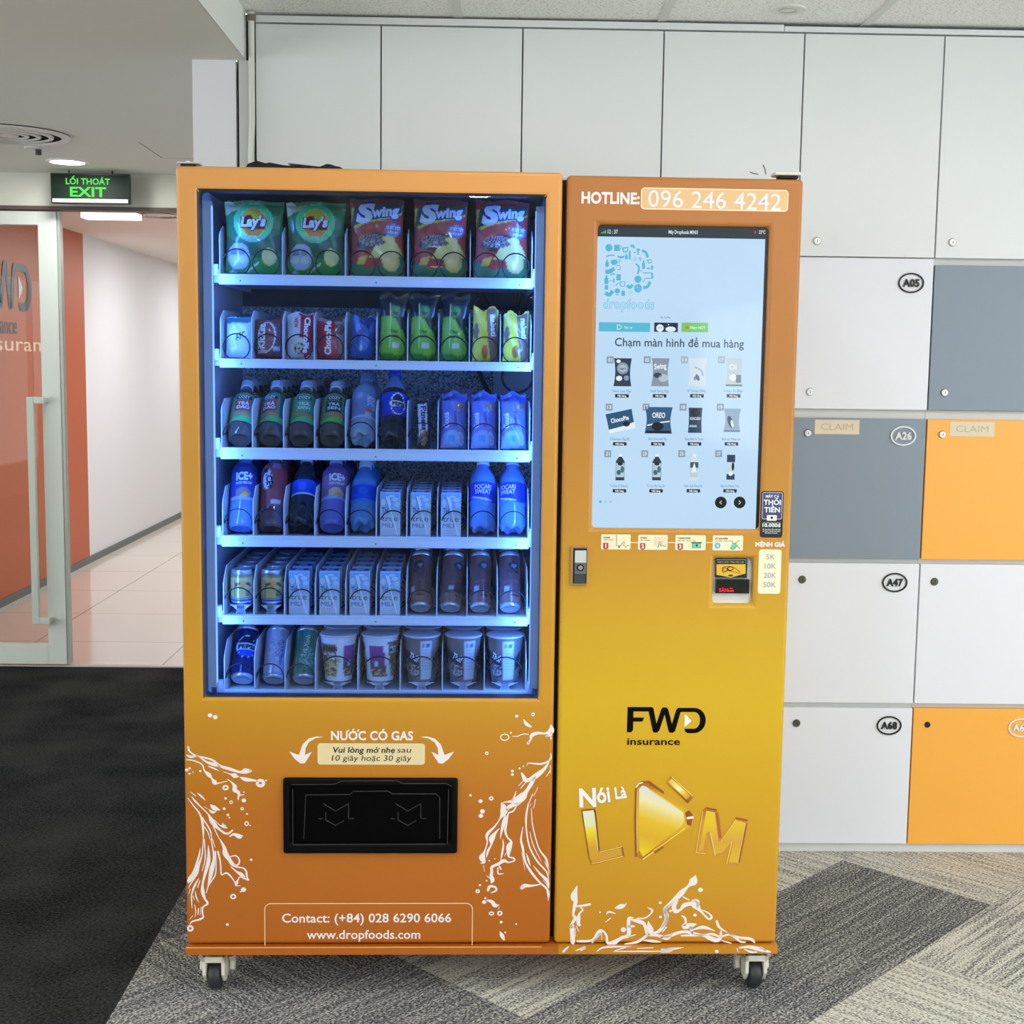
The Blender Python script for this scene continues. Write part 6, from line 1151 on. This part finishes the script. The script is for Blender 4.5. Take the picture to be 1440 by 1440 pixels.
line_up(po, 9, 3, 'blue sports drink bottle at the right end of the fourth shelf', 'bottle', g4, 2, .09, .42, .0318, yaw=-0.45, noun='bottle')
# milk cartons
def carton():
    e = empty('milk_carton'); w, d, h = .0485, .038, .108
    g = G(); bm_ = mat((206, 218, 232), 0.4); tm = mat((150, 184, 222), 0.4)
    g.box(-w/2, w/2, -d/2, d/2, 0, h, bm_); g.build('carton_body', e, 0.0012)
    g = G(-d/2); stops = [(0, (206, 214, 226)), (0.45, (198, 212, 228)), (0.7, (150, 192, 232)), (1, (120, 176, 228))]
    for i in range(10): g.rect(-w/2+.0012, w/2-.0012, .0012+(h-.0024)*i/10, .0012+(h-.0024)*(i+1)/10, mat(mixc(stops, (i+.5)/10), 0.4), 1)
    for cx, cz, rx, rz in ((.012, .092, .008, .005), (.016, .08, .007, .006), (-.016, .085, .006, .008), (.004, .1, .008, .003)): g.ell(cx, cz, rx, rz, mat((196, 218, 240), 0.4), 2)
    bk = mat((54, 66, 96), 0.5)
    g.text('TH', -.0195, .058, .0145, bk, 'L', 0.0, .014, layer=3); g.text('true', -.0195, .04, .0135, mat((80, 96, 130), 0.5), 'L', 0.0, .038, layer=3); g.text('MILK', -.0195, .0245, .0105, mat((96, 112, 144), 0.5), 'L', 0.0, .034, layer=3)
    for z in (.019, .015, .011, .007): g.line([(-.019, z), (.008 if z > .01 else .014, z)], .0009, mat((150, 164, 186), 0.5), 2)
    g.build('printed_front', e)
    g = G(); g.box(-w/2+.001, w/2-.001, -d/2+.0005, d/2-.0005, h, h+.0022, tm); g.box(-w/2+.004, -w/2+.014, -d/2+.0008, d/2-.004, h+.002, h+.0032, mat((40, 80, 170), 0.4)); g.box(w/2-.014, w/2-.004, -d/2+.0008, d/2-.004, h+.002, h+.0032, mat((40, 80, 170), 0.4)); g.build('top_flap', e)
    g = G(); g.tube([(-.009, -d/2-.0022, .1), (.017, -d/2-.0022, .008)], .0021, mat((236, 240, 246), 0.35), 8); g.tube([(-.0045, -d/2-.0022, .099), (.001, -d/2-.0022, .078)], .0018, mat((226, 232, 242), 0.35), 8); g.build('straw', e)
    return e
ct = carton()
for ln, lb in ((5, 'milk carton beside the light blue bottle on the fourth shelf'), (6, 'milk carton in the middle of three on the fourth shelf'), (7, 'milk carton beside the blue sports drink on the fourth shelf')): line_up(ct, ln, 3, lb, 'carton', 'milk cartons on the fourth shelf', 5, .072, 0.02, .019, y=.122, noun='carton', dx=-0.004)
for ln, lb in ((2, 'milk carton beside the gold cans on the fifth shelf'), (3, 'milk carton on the fifth shelf, second after the gold cans'), (4, 'milk carton on the fifth shelf, third after the gold cans'), (5, 'milk carton beside the brown cans on the fifth shelf')): line_up(ct, ln, 4, lb, 'carton', 'milk cartons on the fifth shelf', 5, .072, 0.02, .019, y=.122, noun='carton', dx=-0.004)
# ---- cans
def can(H, R, base, shapes, texts, name='drink_can', pm=None):
    e = empty(name); rf = lambda z: R
    g = Wrap(rf); g.sleeve(.008, H-.012, base, shapes, pm or CANP, 52, 34)
    for t_ in texts: g.text(*t_[:5], **t_[5])
    g.build('can_body', e)
    g = G(); g.lathe([(0, .006), (R*.6, .005), (R*.72, .0005), (R*.8, .0), (R*.86, .002), (R, .008)], ALU, 40); g.build('can_base', e)
    g = G(); g.lathe([(R, H-.012), (R*.9, H-.004), (R*.92, H), (R*.86, H), (R*.84, H-.004), (0, H-.004)], ALU, 40); g.build('lid', e)
    g = G(); g.box(-.007, .007, -.016, .004, H-.0038, H-.0022, ALU); g.build('pull_tab', e, 0.0008)
    return e
gold = can(.084, .0268, (204, 184, 110), [('r', -.2, .2, .0, .012, (60, 80, 170)), ('r', -.2, .2, .014, .0165, (80, 90, 150)), ('e', .002, .05, .0085, .0085, (226, 160, 84)), ('e', -.0125, .049, .009, .004, (122, 84, 62), .5), ('e', .0165, .049, .009, .004, (122, 84, 62), -.5), ('r', -.02, -.0175, .018, .06, (150, 132, 84)), ('r', .007, .02, .02, .036, (160, 128, 88)), ('r', -.2, .2, .066, .08, (150, 130, 80))], [])
for ln, lb in ((0, 'short gold drink can at the left end of the fifth shelf'), (1, 'short gold drink can beside the milk cartons of the fifth shelf')): line_up(gold, ln, 4, lb, 'can', 'gold cans on the fifth shelf', 5, .075, 0.0, .0268, y=.128, dz=.0262, noun='can', yaw=0.2)
brown = can(.148, .0268, (110, 76, 76), [('r', -.2, .2, .0, .034, (140, 104, 92)), ('e', .006, .108, .013, .01, (40, 36, 44)), ('e', .008, .107, .008, .006, (130, 130, 150)), ('r', -.018, -.004, .036, .05, (176, 186, 200)), ('r', -.003, .02, .026, .03, (30, 26, 34)), ('p', [(-.02, .06), (.02, .062), (.02, .07), (-.02, .066)], (134, 86, 78))], [('CÀ PHÊ', .006, .088, .008, tk, dict(align='C', bold=0.02, width=.03))])
for ln, lb, yw in ((6, 'tall brown can beside the last milk carton of the fifth shelf', -0.8), (7, 'second tall brown can from the milk cartons, tilted slightly sideways', 0.7), (8, 'third tall brown can from the milk cartons on the fifth shelf', 0.1), (9, 'tall brown can at the right end of the fifth shelf', 0.2)): line_up(brown, ln, 4, lb, 'can', 'brown cans on the fifth shelf', 2, .088, .62, .0268, roll=0.06 if ln == 7 else 0.0, yaw=yw*0.5, noun='can', dx=-0.004)
pc = can(.14, .0295, (24, 30, 84), [('e', .004, .078, .024, .03, (206, 216, 236)), ('e', .004, .078, .0225, .0285, (28, 30, 50)), ('r', -.022, .03, .069, .087, (210, 220, 240)), ('p', [(-.018, .069), (.028, .069), (.018, .052), (-.01, .052)], (40, 80, 190))], [('PEPSI', .004, .0725, .0105, tk, dict(align='C', bold=0.05, width=.042))])
pk = can(.14, .0285, (186, 180, 196), [('r', -.012, .012, .1, .13, (206, 204, 216)), ('r', -.024, -.018, .03, .13, (206, 160, 180)), ('p', [(.012, .03), (.02, .03), (.022, .1), (.016, .1)], (120, 130, 170)), ('n', .0, .08, .02, .04, (206, 210, 220))], [('Soda', .014, .05, .012, mat((150, 120, 150), 0.4), dict(align='L', bold=0.0, width=.05, rot=1.5))])
gn = can(.138, .029, (58, 132, 110), [('r', -.024, -.018, .01, .15, (120, 200, 150)), ('r', -.006, .012, .1, .135, (80, 150, 140)), ('n', .006, .05, .018, .03, (150, 200, 190)), ('r', -.03, .03, .138, .15, (40, 84, 76))], [('Trà Xanh', .004, .05, .0105, mat((180, 214, 206), 0.4), dict(align='L', bold=0.02, width=.06, rot=1.45))])
g6 = 'cans on the bottom shelf'
line_up(pc, 0, 5, 'navy blue cola can at the left end of the bottom shelf', 'can', g6, 2, .085, .68, .0295, yaw=0.1, noun='can')
line_up(pk, 1, 5, 'pale pinkish white can on the bottom shelf', 'can', g6, 2, .088, .68, .0285, noun='can', dx=0.004)
line_up(gn, 2, 5, 'green can beside the noodle cups on the bottom shelf', 'can', g6, 2, .088, .68, .029, noun='can', dx=0.004)
# ---- noodle cups
def cup(base, shapes, texts, rt=.044, rb_=.0325, H=.112):
    e = empty('noodle_cup'); rf = lambda z: rb_+(rt-rb_)*z/H
    g = Wrap(rf); g.sleeve(.002, H, base, shapes, PAPER, 56, 34)
    for t_ in texts: g.text(*t_[:5], **t_[5])
    g.build('paper_cup', e)
    g = G(); g.lathe([(0, .006), (rb_*.9, .006), (rb_*.95, 0), (rb_, .003)], mat((220, 222, 226), 0.5), 40); g.build('cup_base', e)
    g = G(); g.lathe([(rt, H-.002), (rt+.0022, H), (rt+.0022, H+.003), (rt*.97, H+.0035), (0, H+.0035)], mat((206, 210, 222), 0.35), 44); g.build('lid', e)
    return e
mo = cup((214, 216, 224), [('r', -.05, .0, .012, .1, (122, 96, 78)), ('r', .0, .016, .0, .12, (222, 224, 232)), ('r', .016, .054, .046, .092, (130, 60, 140)), ('r', .016, .054, .014, .046, (112, 84, 88)), ('n', .034, .024, .02, .01, (190, 170, 130)), ('r', .026, .034, .04, .052, (206, 208, 214)), ('r', .066, .12, .012, .1, (122, 96, 78)), ('n', .09, .03, .026, .022, (222, 196, 120)), ('r', .07, .12, .07, .088, (214, 216, 224)), ('n', -.022, .03, .026, .022, (222, 196, 120)), ('n', -.01, .05, .02, .012, (200, 180, 130)), ('r', -.05, .0, .094, .12, (214, 216, 224))], [('MODERN', .069, .0745, .0105, tk, dict(align='L', bold=0.03, width=.044)), ('MODERN', -.0, .078, .0105, tk, dict(align='R', bold=0.03, width=.044)), ('LẨU THÁI', -.006, .066, .007, tw, dict(align='R', bold=0.03, width=.034)), ('TÔM', -.006, .056, .007, tw, dict(align='R', bold=0.03, width=.02))])
line_up(mo, 3, 5, 'white noodle cup with a brown label half, beside the green can', 'noodle cup', 'noodle cups on the bottom shelf', 3, .1, .0, .04, y=.122, dz=.02, noun='cup', yaw=0.0)
line_up(mo, 4, 5, 'white noodle cup with a large purple label panel on the bottom shelf', 'noodle cup', 'noodle cups on the bottom shelf', 3, .1, .0, .04, y=.122, dz=.02, noun='cup', yaw=-1.05)
gy = cup((122, 108, 104), [('r', -.002, .026, .006, .104, (196, 204, 216)), ('r', .001, .009, .088, .098, (110, 124, 150)), ('r', .012, .02, .088, .098, (90, 106, 140)), ('p', [(-.06, .085), (-.02, .07), (-.008, .058), (-.008, .04), (-.06, .06)], (30, 30, 38)), ('n', -.02, .025, .02, .022, (60, 54, 56)), ('n', -.02, .03, .016, .014, (190, 180, 170)), ('p', [(.028, .06), (.05, .08), (.05, .04), (.03, .03)], (40, 40, 50))], [('Thố!', -.034, .062, .014, tw, dict(align='L', bold=0.04, width=.026, rot=-0.45))]+[('thành phần dinh dưỡng', .002, .08-.008*i, .0034, mat((130, 144, 170), 0.5), dict(align='L', bold=0.0, width=.021)) for i in range(7)])
for ln, lb, yw in ((5, 'grey noodle cup with a white text panel, beside the purple panelled cup', 0.0), (6, 'grey noodle cup in the middle of three on the bottom shelf', 0.1), (7, 'grey noodle cup at the right end of the bottom shelf', -0.1)): line_up(gy, ln, 5, lb, 'noodle cup', 'noodle cups on the bottom shelf', 2, .1, .0, .04, y=.122, dz=.02, noun='cup', yaw=yw)
# clear stands under the gold cans and the cups (fittings of the machine)
SM = mat((206, 216, 234), 0.15, 0.0, 0.4)
def stand(shelf, lane, h, r):
    x = (LANES[shelf][lane]+LANES[shelf][lane+1])/2; zf = SHELF[shelf][0]-0.006
    g = G(); yc = 0.128+r
    g.prism([(x-.013, zf), (x+.013, zf), (x+.009, zf+h*.45), (x+r*.62, zf+h*.72), (x+r*.95, zf+h), (x-r*.95, zf+h), (x-r*.62, zf+h*.72), (x-.009, zf+h*.45)], yc-r*.75, yc-r*.75+.01, SM)
    g.box(x-r*.9, x+r*.9, yc-r*.75, yc+.4, zf+h-.0025, zf+h, SM); g.box(x-.009, x+.009, yc-r*.75, yc+.4, zf, zf+h-.0025, SM)
    g.build('product_stand', shelves[shelf])
stand(4, 0, .026, .0268); stand(4, 1, .026, .0268)
for ln in range(3, 8): stand(5, ln, .0198, .034)
# ---- flat dark item left on top of the machine
e = empty('plastic_sleeve'); tag(e, 'flat black plastic sleeve lying on top of the vending machine near its left end', 'plastic sleeve')
a, b = F(352, 232, 0.3)[0], F(495, 236, 0.3)[0]; c, s = math.cos(MY), math.sin(MY); e.location = (0-0.3*s, 0.3*c, 1.9363); e.rotation_euler = (0, 0, MY)
g = G(); n = 24; prof = []
hh = [0.004, .022, .026, .03, .027, .024, .026, .024, .022, .02, .019, .018, .017, .017, .016, .016, .015, .016, .02, .025, .024, .02, .018, .012, .003]
top = [(a+(b-a)*i/n, .019+hh[i]*0.9) for i in range(n+1)]
g.prism([(a, 0), (b, 0)]+top[::-1], -.1, .12, mat((18, 22, 32), 0.18)); g.build('sleeve_body', e)
g = G(); g.prism([(a+(b-a)*q, .019+z*0.9+.0006) for q, z in ((.42, .0245), (.72, .017), (.74, .0175), (.6, .0225), (.46, .026))], -.101, .1, mat((196, 204, 214), 0.3)); g.build('pale_label', e)  # pale strip paints a gloss highlight onto the black sleeve
